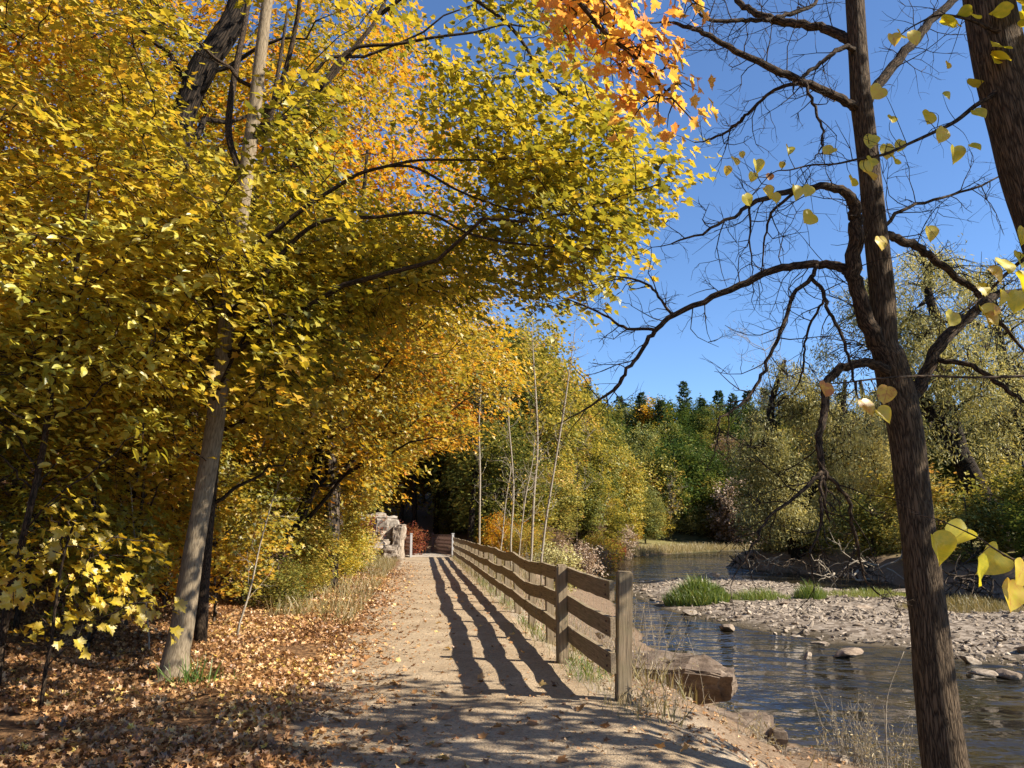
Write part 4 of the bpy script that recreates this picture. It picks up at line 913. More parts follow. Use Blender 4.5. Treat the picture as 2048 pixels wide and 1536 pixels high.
def bough(pts, y0, dy, lv, twig=True, kind='bough'):
    """lv: (px, py, radius_px, tone) for every leaf in view"""
    Qb, rb = limb_px(pts, dy, y0, 4)
    B = MB(); tube(B, Qb, rb, 8); C = MB(); tw = MB()
    for px, py, rp, tn in lv:
        px_, py_, t_ = proj(Qb); i = int(np.argmin((px_ - px) ** 2 + (py_ - py) ** 2)); y = Qb[i, 1] + g.normal() * .10
        s = rp * 2 / FPX * (y * 1.02); p = at(px, py - rp * .85, y); heart(C, p, s, tn, g)
        a = Qb[i]; m = (a + p) / 2 + g.normal(size=3) * .02; tube(tw, spline(np.array([a, m, p]), 3), np.linspace(.0028, .0012, 7), 4, cap=False)
    if twig: twigs_on(tw, Qb, rb, g, .22, .35, 1, .15, .05, 2, .003)
    b = shift(B, lb).build('limb', M['bark_limb'], lind)
    if tw.n: shift(tw, lb).build('twig_spray', M['bark_limb'], b)
    if C.n: shift(C, lb).build('foliage', M['linden_leaf'], b, smooth_=True)
c3 = lambda x, y, d, tn=.5: (1248 + x / 2.56, y / 2.56, d / 2.56, tn)
c4 = lambda x, y, d, tn=.5: (1100 + x / 2.16, 500 + y / 2.16, d / 2.16, tn)
bough([(2046, 128, 12), (1985, 190, 10), (1951, 211, 9), (1912, 242, 8), (1873, 262, 7), (1814, 289, 6), (1768, 309, 6), (1717, 318, 5), (1670, 328, 4), (1623, 330, 4), (1580, 340, 3), (1545, 346, 2), (1500, 395, 1.5)], 4.45, -.3,
      [c3(1320, 490, 50, .6), c3(1630, 500, 26, .3), c3(1565, 610, 45, .4), c3(1640, 690, 42, .55), c3(1690, 790, 46, .35), c3(1770, 770, 36, .25), c3(1790, 600, 42, .3), c3(1370, 620, 30, .5), c3(1272, 725, 42, .3), c3(1340, 775, 44, .5), c3(1425, 745, 32, .35), c3(1390, 840, 34, .4),
       c3(1225, 855, 42, .3), c3(1268, 840, 36, .2), c3(1245, 915, 42, .75), c3(1170, 940, 36, .45), c3(1075, 790, 38, .5), c3(842, 777, 28, .4), c3(810, 842, 18, .6), c3(675, 850, 36, .4), c3(662, 905, 26, .5), c3(565, 832, 30, .55), c3(525, 872, 26, .65), c3(600, 790, 18, .6), c3(750, 908, 22, .95), c3(716, 990, 34, .6),
       c3(765, 1015, 34, .45), c3(872, 985, 42, .4), c3(955, 980, 34, .4), c3(617, 1022, 33, .35), c3(970, 1135, 48, .4)])
bough([(2028, 70, 11), (1985, 60, 7), (1940, 40, 6), (1880, 30, 4), (1830, 50, 3), (1800, 70, 2)], 4.4, -.2, [c3(1372, 205, 36, .65), c3(1420, 210, 40, .6), c3(1465, 195, 42, .55), c3(1640, 115, 30, .45), c3(1690, 140, 36, .55), c3(1660, 340, 24, .65)])
bough([(2110, 470, 14), (2080, 500, 10), (2045, 520, 8), (2005, 555, 6), (1970, 590, 5), (1930, 620, 4), (1900, 640, 2)], 4.3, -.2,
      [c4(1950, 80, 48, .35), c4(1890, 120, 42, .7), c4(1862, 172, 34, .45), c4(1945, 205, 36, .4), c4(2010, 140, 46, .3), c4(2022, 215, 48, .3), c4(1860, 285, 48, .5), c4(1890, 305, 36, .7), c4(1742, 300, 38, .4), c4(1930, 262, 24, .8), c3(1555, 1195, 42, .55), c3(1305, 1245, 40, .7), (2035, 520, 20, .3), (2046, 470, 18, .4)])
bough([(2190, 740, 14), (2120, 745, 8), (2048, 752, 6), (1950, 755, 5), (1850, 752, 5), (1760, 757, 4), (1700, 764, 3), (1655, 768, 2)], 4.2, -.5, [c4(1190, 605, 38, .95), c4(1345, 682, 42, .85), c4(1460, 622, 40, .8), c4(1412, 722, 36, .5)], twig=False)
bough([(2215, 840, 12), (2140, 1000, 9), (2090, 1080, 7), (2040, 1120, 5), (1990, 1098, 4), (1956, 1075, 3), (1878, 1040, 2.5), (1822, 1026, 2)], 3.6, -.3, [(1864, 1094, 31, .3), (1935, 1080, 27, .35), (1957, 1140, 32, .2), (1997, 1127, 30, .25), (2020, 1185, 31, .65), (2050, 1150, 26, .6)], twig=False)
# the rest of its crown, above and to the river side, that shades the near path
POLY_OUT = [(2075, -4000), (9000, -4000), (9000, 3000), (2075, 3000)]
POLY_TOP = [(-4000, -4000), (9000, -4000), (9000, -170), (-4000, -170)]
POLY_CORNER = [(2012, -200), (2200, -200), (2200, 190), (2030, 190), (2020, 100)]
Lq = Q[6:]; Lr = r[6:]
def add_crown(poly, ells, n, K, seed, size=.12):
    gg = np.random.default_rng(seed)
    W, C = foliage_tree(Lq, Lr * .5, ells, n, K, size, T_HEART, gg, nlimb=9, spray=(.5, .25, .12), tone=(.35, .25), poly=poly, tmin=None, up=.6, sunlean=.4)
    l = shift(W, lb).build('limb', M['bark_limb'], lind); shift(C, lb).build('foliage', M['linden_leaf'], l)
add_crown(POLY_OUT, [((6.0, 4.6, 5.2), (2.4, 2.2, 2.6)), ((5.4, 5.6, 4.4), (1.6, 1.4, 1.8), 1.2)], 80, 12, 71)
add_crown(POLY_CORNER, [(at(2050, 30, 4.6), (.5, .4, .6))], 22, 7, 72)

# a second bank tree out of view: shade for the near path
def shade_tree(x, y, h, ells, n, seed, label):
    gg = np.random.default_rng(seed); tr = trunk_line((x, y, Hs(x, y)), (x + .3, y, h), gg, .04, 12)
    W, C = foliage_tree(tr, taper(.2, .03, 12), ells, n, 18, .12, T_HEART, gg, nlimb=10, spray=(.55, .26, .12), tone=(.35, .25), poly=POLY_OUT, tmin=None, minz=1.5)
    b = np.array([x, y, Hs(x, y)]); put_tree('linden_tree', label, 'tree', shift(W, b), shift(C, b), 'bark_dark', 'linden_leaf', b)
shade_tree(5.0, 1.2, 9, [((6.2, 2.6, 5.6), (2.6, 2.6, 2.8)), ((8.0, 4.0, 7.4), (2.0, 2.2, 2.0))], 95, 81, 'second linden on the bank just outside the frame')
# ------------------------------------------------------------------ trees across the view
PF = [proto('far', 201, 13, [((0, 0, 8.0), (4.2, 4.2, 4.8)), ((.8, .4, 4.6), (3.6, 3.6, 2.2), .6)], 230, 24, .42, T_QUAD, 'bark_far', 'mixed_leaf', .2, twig=False, tone=(.5, .3), spray=(1.0, .5, .3), nlimb=12),
      proto('far', 202, 15, [((0, 0, 9.5), (3.8, 3.6, 5.6)), ((-.5, .6, 5), (3.2, 3.4, 2.6), .6)], 240, 24, .42, T_QUAD, 'bark_far', 'mixed_leaf', .2, twig=False, tone=(.45, .3), spray=(1.0, .5, .3), nlimb=12),
      proto('far', 203, 10, [((0, 0, 5.6), (4.2, 4.0, 4.4))], 200, 24, .40, T_QUAD, 'bark_far', 'mixed_leaf', .16, twig=False, tone=(.5, .3), spray=(.9, .5, .3), nlimb=10)]
PM = [proto('mid', 211, 14, [((0, 0, 8.6), (3.6, 3.6, 5.4)), ((.6, 0, 4.5), (3.0, 3.0, 2.4), .6)], 640, 28, .27, T_QUAD, 'bark_far', 'mixed_leaf', .17, twig=.9, tone=(.5, .3), nlimb=16),
      proto('mid', 212, 11, [((0, 0, 6.2), (3.6, 3.4, 4.6))], 560, 28, .26, T_QUAD, 'bark_far', 'mixed_leaf', .15, twig=.9, tone=(.5, .3), nlimb=14)]
def conifer(seed, h):
    g_ = np.random.default_rng(seed); W = MB(); C = MB(); tr = trunk_line((0, 0, 0), (0, 0, h), g_, .015, 8); tube(W, tr, taper(h * .014, .03, 8), 7)
    z = h * .22
    while z < h * .99:
        f = (z / h - .22) / .78; rad = h * (.19 * (1 - f) ** .8 + .015) * g_.uniform(.75, 1.15); n = int(g_.integers(4, 7)); a0 = g_.uniform(0, 6.28)
        for q in range(n):
            a = a0 + q * 6.28 / n + g_.normal() * .2; L = rad * g_.uniform(.55, 1.15); d = np.array([math.cos(a), math.sin(a), .12 + .25 * f])
            b = np.array([0, 0, z]); m = b + d * L * .6 + np.array([0, 0, -.05 * L]); e = b + d * L + np.array([0, 0, .06 * L])
            tube(W, np.array([b, m, e]), np.array([.05, .035, .015]), 4, cap=False)
            k = int(14 + L * 16); u = g_.uniform(.2, 1.05, k); P = b + (m - b) * np.clip(u / .6, 0, 1)[:, None] + (e - m) * np.clip((u - .6) / .4, 0, 1.1)[:, None]
            sd = np.array([-math.sin(a), math.cos(a), 0]); P = P + sd * (g_.normal(size=k) * .16 * L * (1.1 - .6 * u))[:, None] + g_.normal(size=(k, 3)) * .07
            N = np.array([0, 0, 1.0]) + rdir(k, g_) * .7; D = d * .8 + sd * g_.normal(size=k)[:, None] * .7 + np.array([0, 0, .15])
            leaves(C, P, N, D, .55 * g_.uniform(.6, 1.2, k), np.clip(.45 + .25 * g_.normal(size=k) + .15 * g_.normal(), 0, 1), T_NARROW if q % 3 else T_QUAD)
        z += h * .034 * g_.uniform(.8, 1.25)
    wm = W.mesh('trunk'); cm = C.mesh('crown', False); wm.materials.append(M['bark_far']); cm.materials.append(M['pine_needle']); return wm, cm
PC = [conifer(301, 15), conifer(302, 17), conifer(303, 13)]

def col_at(px, Y):                               # x of the column px at depth Y (level view)
    return (px - CX) / FPX * Y * .985
def hill_tree(pm, px, Y, top_py, h0, label, leaf, group, cat='tree', name='hill_tree', smin=.6, smax=1.7):
    """a tree whose top reaches the skyline read off the photograph at px"""
    x = col_at(px, Y); z0 = Hs(x, Y); d = ray(px, top_py); zt = CZ + d[2] * Y / d[1] + (2.2 if Y > 120 else 0)
    s = np.clip((zt - z0) / h0, smin, smax); wd = s ** .6
    e = plant(name, label, cat, pm, x, Y, 1.0, None, group, leaf, sink=min(1.6, .1 * (zt - z0))); e.scale = (wd, wd, s); return e
NTH = ['first', 'second', 'third', 'fourth', 'fifth', 'sixth', 'seventh', 'eighth', 'ninth', 'tenth', 'eleventh', 'twelfth', 'thirteenth', 'fourteenth', 'fifteenth', 'sixteenth', 'seventeenth', 'eighteenth', 'nineteenth', 'twentieth']
# ridge line
pines = [(1245, 795), (1290, 790), (1178, 770), (1330, 805), (1378, 765), (1415, 800), (1450, 785), (1478, 790), (1510, 785), (1545, 780), (1585, 790), (1640, 780), (1700, 790), (1770, 785), (1860, 780), (1960, 780)]
for i, (px, py) in enumerate(sorted(pines)):
    hill_tree(PC[i % 3], px, rng.uniform(165, 190), py, [15, 17, 13][i % 3], f'dark pine on the far ridge, {NTH[i]} of the row from the left', None, 'pines along the far ridge', name='pine_tree')
hues = ['deep_green_leaf', 'green_leaf', 'mixed_leaf', 'green_leaf', 'green_leaf', 'deep_green_leaf']
hn = {'deep_green_leaf': 'deep green', 'green_leaf': 'olive green', 'mixed_leaf': 'yellowing', 'gold_leaf': 'golden', 'willow_leaf': 'grey-green', 'brush_leaf': 'bare brownish', 'red_leaf': 'reddish', 'maple_leaf': 'yellow'}
cnt = {}
def nth_label(hue, where):
    k = (hue, where); cnt[k] = cnt.get(k, 0) + 1
    return f'{hn[hue]} tree {where}, {NTH[cnt[k] - 1]} of its colour'
rows = [(172, 'in the topmost row below the far ridge', [(1150, 775), (1200, 790), (1262, 815), (1312, 800), (1345, 800), (1395, 815), (1430, 815), (1465, 830), (1500, 820), (1560, 815), (1620, 800), (1690, 805), (1750, 800), (1830, 800), (1900, 800), (1990, 800)], 13),
        (180, 'between the ridge pines', [(1165, 775), (1215, 785), (1270, 800), (1315, 795), (1352, 790), (1400, 800), (1435, 805), (1470, 805), (1530, 800), (1600, 795), (1680, 795)], 13),
        (152, 'in the middle row of the far hillside', [(1175, 840), (1235, 845), (1285, 850), (1335, 850), (1375, 860), (1420, 870), (1462, 880), (1530, 860), (1600, 850), (1670, 850), (1760, 850), (1850, 850), (1950, 850)], 13),
        (143, 'in the lower row of the far hillside', [(1190, 865), (1225, 880), (1300, 890), (1345, 905), (1390, 900), (1440, 915), (1490, 900), (1545, 900), (1620, 880), (1720, 880), (1810, 880), (1900, 880)], 11),
        (128, 'low on the far hillside above the river bend', [(1200, 890), (1262, 900), (1315, 915), (1352, 880), (1400, 885), (1445, 960), (1500, 930), (1580, 900), (1660, 900)], 11)]
for Y, where, items, h0 in rows:
    for i, (px, py) in enumerate(items):
        hue = hues[int(rng.integers(6))]
        if (px, py) in [(1312, 800)]: hue = 'gold_leaf'
        if (px, py) in [(1352, 880), (1400, 885), (1375, 860)]: hue = 'deep_green_leaf'
        if (px, py) == (1462, 880): hue = 'brush_leaf'
        hill_tree(PF[(i * 2 + int(Y)) % 3], px, Y + rng.uniform(-5, 5), py, [13, 15, 10][(i * 2 + int(Y)) % 3], nth_label(hue, where), hue, 'trees of the far hillside')
for px, py, hue in [(1480, 965, 'brush_leaf'), (1455, 1010, 'brush_leaf'), (1500, 1000, 'brush_leaf'), (1425, 1010, 'mixed_leaf'), (1385, 1030, 'willow_leaf'), (1345, 1040, 'willow_leaf'), (1310, 1030, 'mixed_leaf'), (1280, 1010, 'gold_leaf')]:
    hill_tree(PF[2], px, 123 + rng.uniform(-2, 3), py, 10, nth_label(hue, 'at the far water edge below the hill'), hue, 'bushes along the far water edge', name='bank_bush', cat='bush', smin=.25)
# left river bank beyond the fence
bank = [(1070, 66, 600, 'mixed_leaf', 'tall yellow-green tree closing the path end, behind the pale saplings'), (1018, 60, 560, 'mixed_leaf', 'tallest yellow-green tree at the end of the fence'), (965, 58, 600, 'green_leaf', 'green-gold tree directly behind the end of the fence'), (1120, 74, 700, 'mixed_leaf', 'yellowing tree with rounded top right of the tall pair'),
        (1165, 84, 750, 'green_leaf', 'olive-gold tree on the river bank before the dark hill'), (1215, 92, 850, 'mixed_leaf', 'golden bank tree beside the river bend'), (1250, 98, 905, 'mixed_leaf', 'yellow-green tree leaning over the river bend'), (1140, 70, 890, 'green_leaf', 'low olive tree on the bank above the fence'),
        (1195, 80, 940, 'mixed_leaf', 'low yellow-green tree on the bank above the fence'), (1090, 58, 900, 'mixed_leaf', 'bushy yellow tree among the pale saplings'), (1040, 54, 930, 'maple_leaf', 'bushy golden tree at the foot of the saplings'), (1245, 104, 985, 'gold_leaf', 'small orange-gold tree at the water by the bend'),
        (1165, 72, 1010, 'brush_leaf', 'leafless brownish thicket tree on the bank'), (1108, 60, 1010, 'willow_leaf', 'grey-green bush tree on the bank behind the rails'), (1290, 112, 960, 'green_leaf', 'olive tree past the river bend'), (1050, 70, 640, 'mixed_leaf', 'leafy yellow-green tree filling the gap behind the tall pair'), (1095, 78, 690, 'mixed_leaf', 'yellow-green tree behind the pale leaning sapling'), (1000, 52, 800, 'green_leaf', 'lower green-gold tree over the last rails'), (1062, 62, 780, 'mixed_leaf', 'mid-height yellow tree behind the saplings')]
for i, (px, Y, py, hue, lab) in enumerate(bank): hill_tree(PM[i % 2], px, Y, py, [14, 11][i % 2], lab, hue, 'trees of the near bank beyond the fence', name='bank_tree', smin=.2)
slope = [(905, 66, 700, 'mixed_leaf', 'yellowing tree on the shaded slope behind the footbridge'), (850, 72, 720, 'green_leaf', 'green tree high on the slope behind the footbridge'), (800, 64, 700, 'gold_leaf', 'golden tree above the outcrop on the slope'), (880, 84, 640, 'mixed_leaf', 'yellow tree at the top of the slope behind the footbridge'), (940, 78, 640, 'mixed_leaf', 'olive-gold tree on the slope crest by the fence end'),
         (740, 58, 640, 'gold_leaf', 'gold tree on the slope over the outcrop'), (700, 70, 560, 'gold_leaf', 'tall gold tree on the crest left of the footbridge'), (825, 96, 600, 'mixed_leaf', 'hindmost yellow tree above the footbridge')]
for i, (px, Y, py, hue, lab) in enumerate(slope): hill_tree(PM[0], px, Y, py, 14, lab, hue, 'trees on the slope behind the footbridge', name='slope_tree')
for px, py, Y, w, lab in [(828, 1000, 58, 11, 'straight dark trunk on the slope left of centre behind the bridge'), (873, 990, 60, 10, 'thick dark trunk rising on the shaded slope behind the bridge'), (897, 1000, 61, 5, 'thin dark trunk behind the bridge railing'), (938, 1010, 50, 12, 'dark leaning trunk at the fence end')]:
    x = col_at(px, Y); z = Hs(x, Y); B = MB(); gg = np.random.default_rng(px)
    tr = trunk_line((x, Y, z), (x + (.9 if px == 938 else gg.normal() * .4), Y + .5, z + 13), gg, .03, 10); tube(B, tr, taper(w / 2 / FPX * Y, .05, 10), 8); twigs_on(B, tr, taper(w / 2 / FPX * Y, .05, 10), gg, .55, 1.8, 1, .3, .2, 3, .02)
    e = empty('slope_tree', (x, Y, z), lab, 'tree', 'dark trunks behind the footbridge'); shift(B, (x, Y, z)).build('trunk', M['bark_black'], e)
# bare grey trees among the colours
gb = np.random.default_rng(612)
for i, (px, Y, py, lab) in enumerate([(1152, 66, 880, 'leafless grey tree on the bank above the river bend'), (1198, 76, 930, 'short bare grey tree near the river bend'),
                                      (1335, 121, 960, 'pale bare tree before the dark green hillside trees'), (1690, 60, 830, 'bare white-limbed tree between the willows'), (1575, 58, 700, 'bare-topped tree rising out of the bank-tip willow')]):
    x = col_at(px, Y); z = Hs(x, Y); d = ray(px, py); zt = CZ + d[2] * Y / d[1]; B = MB(); hh = max(zt - z, 3)
    tr = trunk_line((x, Y, z), (x + gb.normal() * .05 * hh, Y, zt), gb, .05, 10); rr = np.linspace(.03 + hh * .004, .015, 10); tube(B, tr, rr, 6); e = empty('bare_bank_tree', (x, Y, z), lab, 'tree', 'bare grey trees of the banks'); T2 = MB()
    for q in range(16):
        k = int(gb.integers(3, 10)); P = tr[k]; dd = norm(np.array([gb.normal(), gb.normal(), .9])); L = hh * gb.uniform(.14, .30); grow_twig(T2, P, dd, L, .028, 2, gb, .3, 4, 4)
    shift(B, (x, Y, z)).build('trunk', M['bark_limb'], e); shift(T2, (x, Y, z)).build('twig_spray', M['bark_pale'], e)
# thin pale saplings between fence and river
g = np.random.default_rng(71)
for pts, Y, lab in [([(1022, 1110, 4), (1022, 1073, 4), (1027, 991, 4), (1024, 920, 3), (1017, 834, 3), (1020, 760, 1)], 30, 'thin pale sapling with a kink, first beyond the middle of the fence'),
                    ([(1060, 1130, 5), (1063, 1107, 5), (1068, 988, 5), (1075, 900, 4), (1072, 800, 4), (1066, 700, 2), (1064, 640, 1)], 27, 'slender pale sapling rising tallest behind the rails'),
                    ([(1082, 1130, 5), (1085, 1100, 5), (1092, 1040, 5), (1106, 954, 4), (1128, 817, 4), (1142, 720, 2), (1150, 660, 1)], 26, 'whitish leaning sapling in front of the far hill'),
                    ([(959, 1085, 4), (959, 1060, 4), (960, 950, 4), (958, 851, 3), (962, 780, 2)], 40, 'pale straight sapling near the far end of the fence'),
                    ([(1036, 1140, 3), (1040, 1090, 3), (1050, 1000, 3), (1064, 930, 2), (1070, 880, 1.5)], 24, 'wispy grey sapling close behind the rails'),
                    ([(1000, 1110, 3), (1004, 1080, 3), (1012, 1000, 2.5), (1022, 940, 1.5)], 33, 'small forked sapling by the far rails')]:
    Q, r = limb_px(pts, .3, Y, 4); Q[0, 2] = Hs(Q[0, 0], Q[0, 1]) - .1; b = np.array([Q[0, 0], Q[0, 1], Hs(Q[0, 0], Q[0, 1])]); e = empty('sapling', b, lab, 'sapling', 'pale saplings between fence and river')
    B = MB(); tube(B, Q, r, 7); shift(B, b).build('trunk', M['bark_pale'], e)
    B = MB(); twigs_on(B, Q, r, g, .22, 1.1, 1, .25, .3, 3, .008); shift(B, b).build('twig_spray', M['bark_pale'], e)
    C = MB(); n = 120; i = g.integers(len(Q) // 3, len(Q), n); P = Q[i] + g.normal(size=(n, 3)) * np.array([.55, .55, .4]); leaves(C, P, rdir(n, g) + [0, 0, .6], rdir(n, g), .09 * g.uniform(.6, 1.2, n), g.random(n), T_QUAD); shift(C, b).build('foliage', M['mixed_leaf'], e, smooth_=False)

# ------------------------------------------------------------------ willows on the far bank
def willow(seed, base, trunks, ells, n, K, name, label, leaf='willow_leaf', size=.30, tone=(.5, .3), clear=None):
    gg = np.random.default_rng(seed); W = MB(); C = MB(); SK = []
    for Q, r in trunks:
        tube(W, Q, r, 10, lump=.12); SK.append(Q)
    Sp = crown_points(ells, n, gg, 1.9, gap=.02); SKa = np.concatenate(SK)
    idx = gg.choice(len(Sp), 44, replace=False); lim = []
    for k in idx:
        tg = Sp[k]; a = SKa[np.argmin(np.linalg.norm(SKa - tg, axis=1) + 1.2 * np.clip(SKa[:, 2] - tg[2] + 1.0, 0, None))]; L = np.linalg.norm(tg - a)
        m = (a + tg) / 2 + np.array([0, 0, .22 * L]) + gg.normal(size=3) * .1 * L; s = np.linspace(0, 1, 10)[:, None]; Q = (1 - s) ** 2 * a + 2 * s * (1 - s) * m + s ** 2 * tg; Q[1:-1] += gg.normal(size=(8, 3)) * .03 * L
        tube(W, Q, np.linspace(.035 + .012 * L, .02, 10), 5); lim.append(Q)
    lim = np.concatenate(lim)
    near = np.array([np.argmin(((lim - p) ** 2).sum(1)) for p in Sp])
    for k in range(len(Sp)):
        a = lim[near[k]]; m = (a + Sp[k]) / 2 + np.array([0, 0, .3]); tube(W, np.array([a, m, Sp[k], Sp[k] + [0, 0, -.7]]), np.array([.03, .022, .014, .008]), 3, cap=False)
    Kn = np.repeat(np.arange(len(Sp)), K); N_ = len(Kn)
    u = gg.random(N_); P = Sp[Kn] + gg.normal(size=(N_, 3)) * np.array([.45, .45, .2]) + np.array([0, 0, -1.0]) * (u * 1.0)[:, None]
    Nn = rdir(N_, gg) + SV * .5; Dd = rdir(N_, gg) * .9 + np.array([0, 0, -.9])
    ts = fbm(Sp[:, 0] * .8, Sp[:, 2] * .8 + Sp[:, 1] * .3, .3, seed % 9) * .35
    leaves(C, P, Nn, Dd, size * gg.uniform(.6, 1.2, N_), np.clip(tone[0] + ts[Kn] + gg.normal(size=N_) * tone[1] * .7, 0, 1), T_NARROW)
    b = np.asarray(base, float); put_tree(name, label, 'tree', shift(W, b), shift(C, b), 'bark_black', leaf, b, 'willows on the far bank')
def wl(pts, Y, dY=0): 
    Q, r = limb_px(pts, dY, Y, 4); return Q, r * 1.0
willow(91, (30.5, 47, .3), [wl([(2010, 1120, 50), (1985, 1040, 42), (1940, 950, 38), (1890, 860, 35), (1845, 800, 32), (1800, 720, 25), (1750, 620, 20), (1735, 560, 12)], 46, 2), wl([(1925, 930, 36), (1905, 850, 34), (1885, 780, 30), (1890, 690, 24), (1860, 600, 16), (1850, 540, 8)], 46.5, 2)],
       [(at(1850, 620, 46), (4.6, 4, 4.2)), (at(1900, 770, 44), (5.5, 3, 4.2)), (at(1740, 640, 48.5), (2.4, 3, 3.2)), (at(1680, 700, 50), (2.0, 2.4, 3.0)), (at(1840, 540, 49), (2.6, 2.6, 2.2))], 640, 38, 'willow_tree', 'big leaning black-trunked willow behind the bare tree')
willow(92, (19.5, 56, .2), [wl([(1600, 1130, 34), (1590, 1040, 30), (1570, 950, 26), (1540, 880, 20), (1545, 800, 12), (1570, 720, 7)], 57, 1), wl([(1590, 1040, 20), (1640, 940, 18), (1680, 850, 14), (1690, 760, 7)], 57, 1)],
       [(at(1590, 800, 57), (3.6, 3.2, 3.8)), (at(1545, 900, 56), (3.0, 3, 3.4)), (at(1650, 900, 57), (3.6, 3, 3.6)), (at(1570, 1010, 55), (3.6, 2.6, 2.2))], 660, 38, 'willow_tree', 'grey-green willow bending over the river at the bank tip', tone=(.42, .3))
willow(93, (36, 50, .4), [wl([(2120, 1120, 40), (2090, 980, 34), (2050, 860, 28), (2010, 740, 20), (1990, 620, 12), (1980, 540, 6)], 52, 2)],
       [(at(2000, 640, 54), (4.2, 4, 4.6)), (at(2060, 800, 53), (5, 4, 4.6)), (at(1990, 930, 51), (4.5, 3, 3.2))], 640, 38, 'willow_tree', 'yellowing willow at the frame edge beyond the leaning linden', tone=(.66, .3))
willow(94, (25.5, 60, .3), [wl([(1735, 1130, 26), (1740, 1030, 24), (1745, 930, 20), (1735, 840, 13), (1720, 760, 6)], 62, 1)],
       [(at(1735, 870, 62), (4.4, 3, 4.2)), (at(1760, 990, 60), (5, 3, 3.2))], 800, 40, 'willow_tree', 'yellow-leaved willow between the two larger ones', tone=(.75, .28))
PS = [proto('shrub', 401, 3, [((0, 0, 1.5), (1.7, 1.6, 1.5))], 150, 30, .15, T_QUAD, 'bark_far', 'mixed_leaf', .05, twig=.5, tone=(.5, .3), spray=(.4, .22, .14), nlimb=14, limb_r=.9),
      proto('shrub', 402, 2.2, [((0, 0, 1.1), (1.6, 1.3, 1.15))], 130, 30, .13, T_QUAD, 'bark_far', 'mixed_leaf', .04, twig=.5, tone=(.5, .3), spray=(.35, .2, .12), nlimb=14, limb_r=.9)]
for i, (x, y, s, hue, lab) in enumerate([(20.3, 62, 1.5, 'willow_leaf', 'round grey-green bush overhanging the tip of the far bank'), (21.5, 56.5, 1.3, 'green_leaf', 'dark olive bush on the far bank near its tip'), (23.8, 52, 1.4, 'green_leaf', 'olive bush on the far bank behind the gravel bar'), (24, 46, 1.3, 'mixed_leaf', 'yellowing bush above the dark undercut bank'),
                                         (24, 41, 1.2, 'green_leaf', 'green bush beside the bare trunk on the far bank'), (25.3, 37, 1.4, 'deep_green_leaf', 'deep green bush on the far bank beyond the linden leaves'), (28, 42, 1.8, 'green_leaf', 'tall green bush behind the deep green one'), (29, 35, 1.5, 'mixed_leaf', 'yellow-green bush at the frame edge on the far bank'),
                                         (27.5, 52, 2.0, 'mixed_leaf', 'tall yellowing bush under the willows'), (23, 60, 2.0, 'willow_leaf', 'tall grey bush at the foot of the bank-tip willow'), (27, 64, 2.2, 'mixed_leaf', 'gold-green thicket bush under the yellow willow'), (33, 48, 2.2, 'green_leaf', 'big green bush under the yellowing willow'), (32, 40, 1.7, 'mixed_leaf', 'gold bush low behind the linden leaves')]):
    plant('bush', lab, 'bush', PS[i % 2], x, y, s, group='bushes on the far bank', leaf=hue)
for i, (px, Y, py, hue, lab) in enumerate([(1620, 84, 790, 'mixed_leaf', 'yellowing tree behind the bank-tip willow'), (1710, 88, 800, 'gold_leaf', 'golden tree deep behind the willows'), (1800, 80, 800, 'mixed_leaf', 'yellow-green tree behind the leaning willow'), (1890, 76, 760, 'green_leaf', 'green tree behind the black willow trunk'), (1980, 74, 740, 'mixed_leaf', 'yellow-green tree behind the frame-edge willow'), (2080, 70, 700, 'mixed_leaf', 'yellow tree at the frame edge behind the willows'), (1545, 92, 840, 'green_leaf', 'olive tree behind the bank tip')]):
    hill_tree(PM[i % 2], px, Y, py, [14, 11][i % 2], lab, hue, 'trees behind the willows', name='bank_tree')
# tangled driftwood and roots under the far bank
for i, (px, py, Y) in enumerate([(1500, 1128, 62), (1560, 1140, 56), (1630, 1146, 51), (1700, 1150, 47), (1760, 1160, 44), (1905, 1180, 38), (1960, 1190, 36)]):
    gg = np.random.default_rng(500 + i); p = at(px, py, Y); p[2] = -.6; B = MB()
    for k in range(9): grow_twig(B, p + gg.normal(size=3) * [1.4, .5, .15], norm(np.array([gg.normal(), -.5, gg.normal() * .25 - .1])), gg.uniform(1.2, 3.0), gg.uniform(.03, .07), 1, gg, -.15, 5, 4)
    o = shift(B, p).build('root_tangle', M['bark_pale' if i % 3 == 1 else 'bark_far']); o.location = p
    tag(o, ['root tangle hanging at the tip of the far bank', 'bleached driftwood tangle just inside the bank tip', 'dark roots trailing from the undercut bank behind the grass tuft', 'roots and sticks under the bank, nearer the bare trunk', 'bleached branches lodged under the bank right behind the bare trunk', 'brown roots in the shaded bank beyond the linden leaves', 'stick tangle in the shaded bank at the frame edge'][i], 'driftwood', 'roots and driftwood along the far bank')

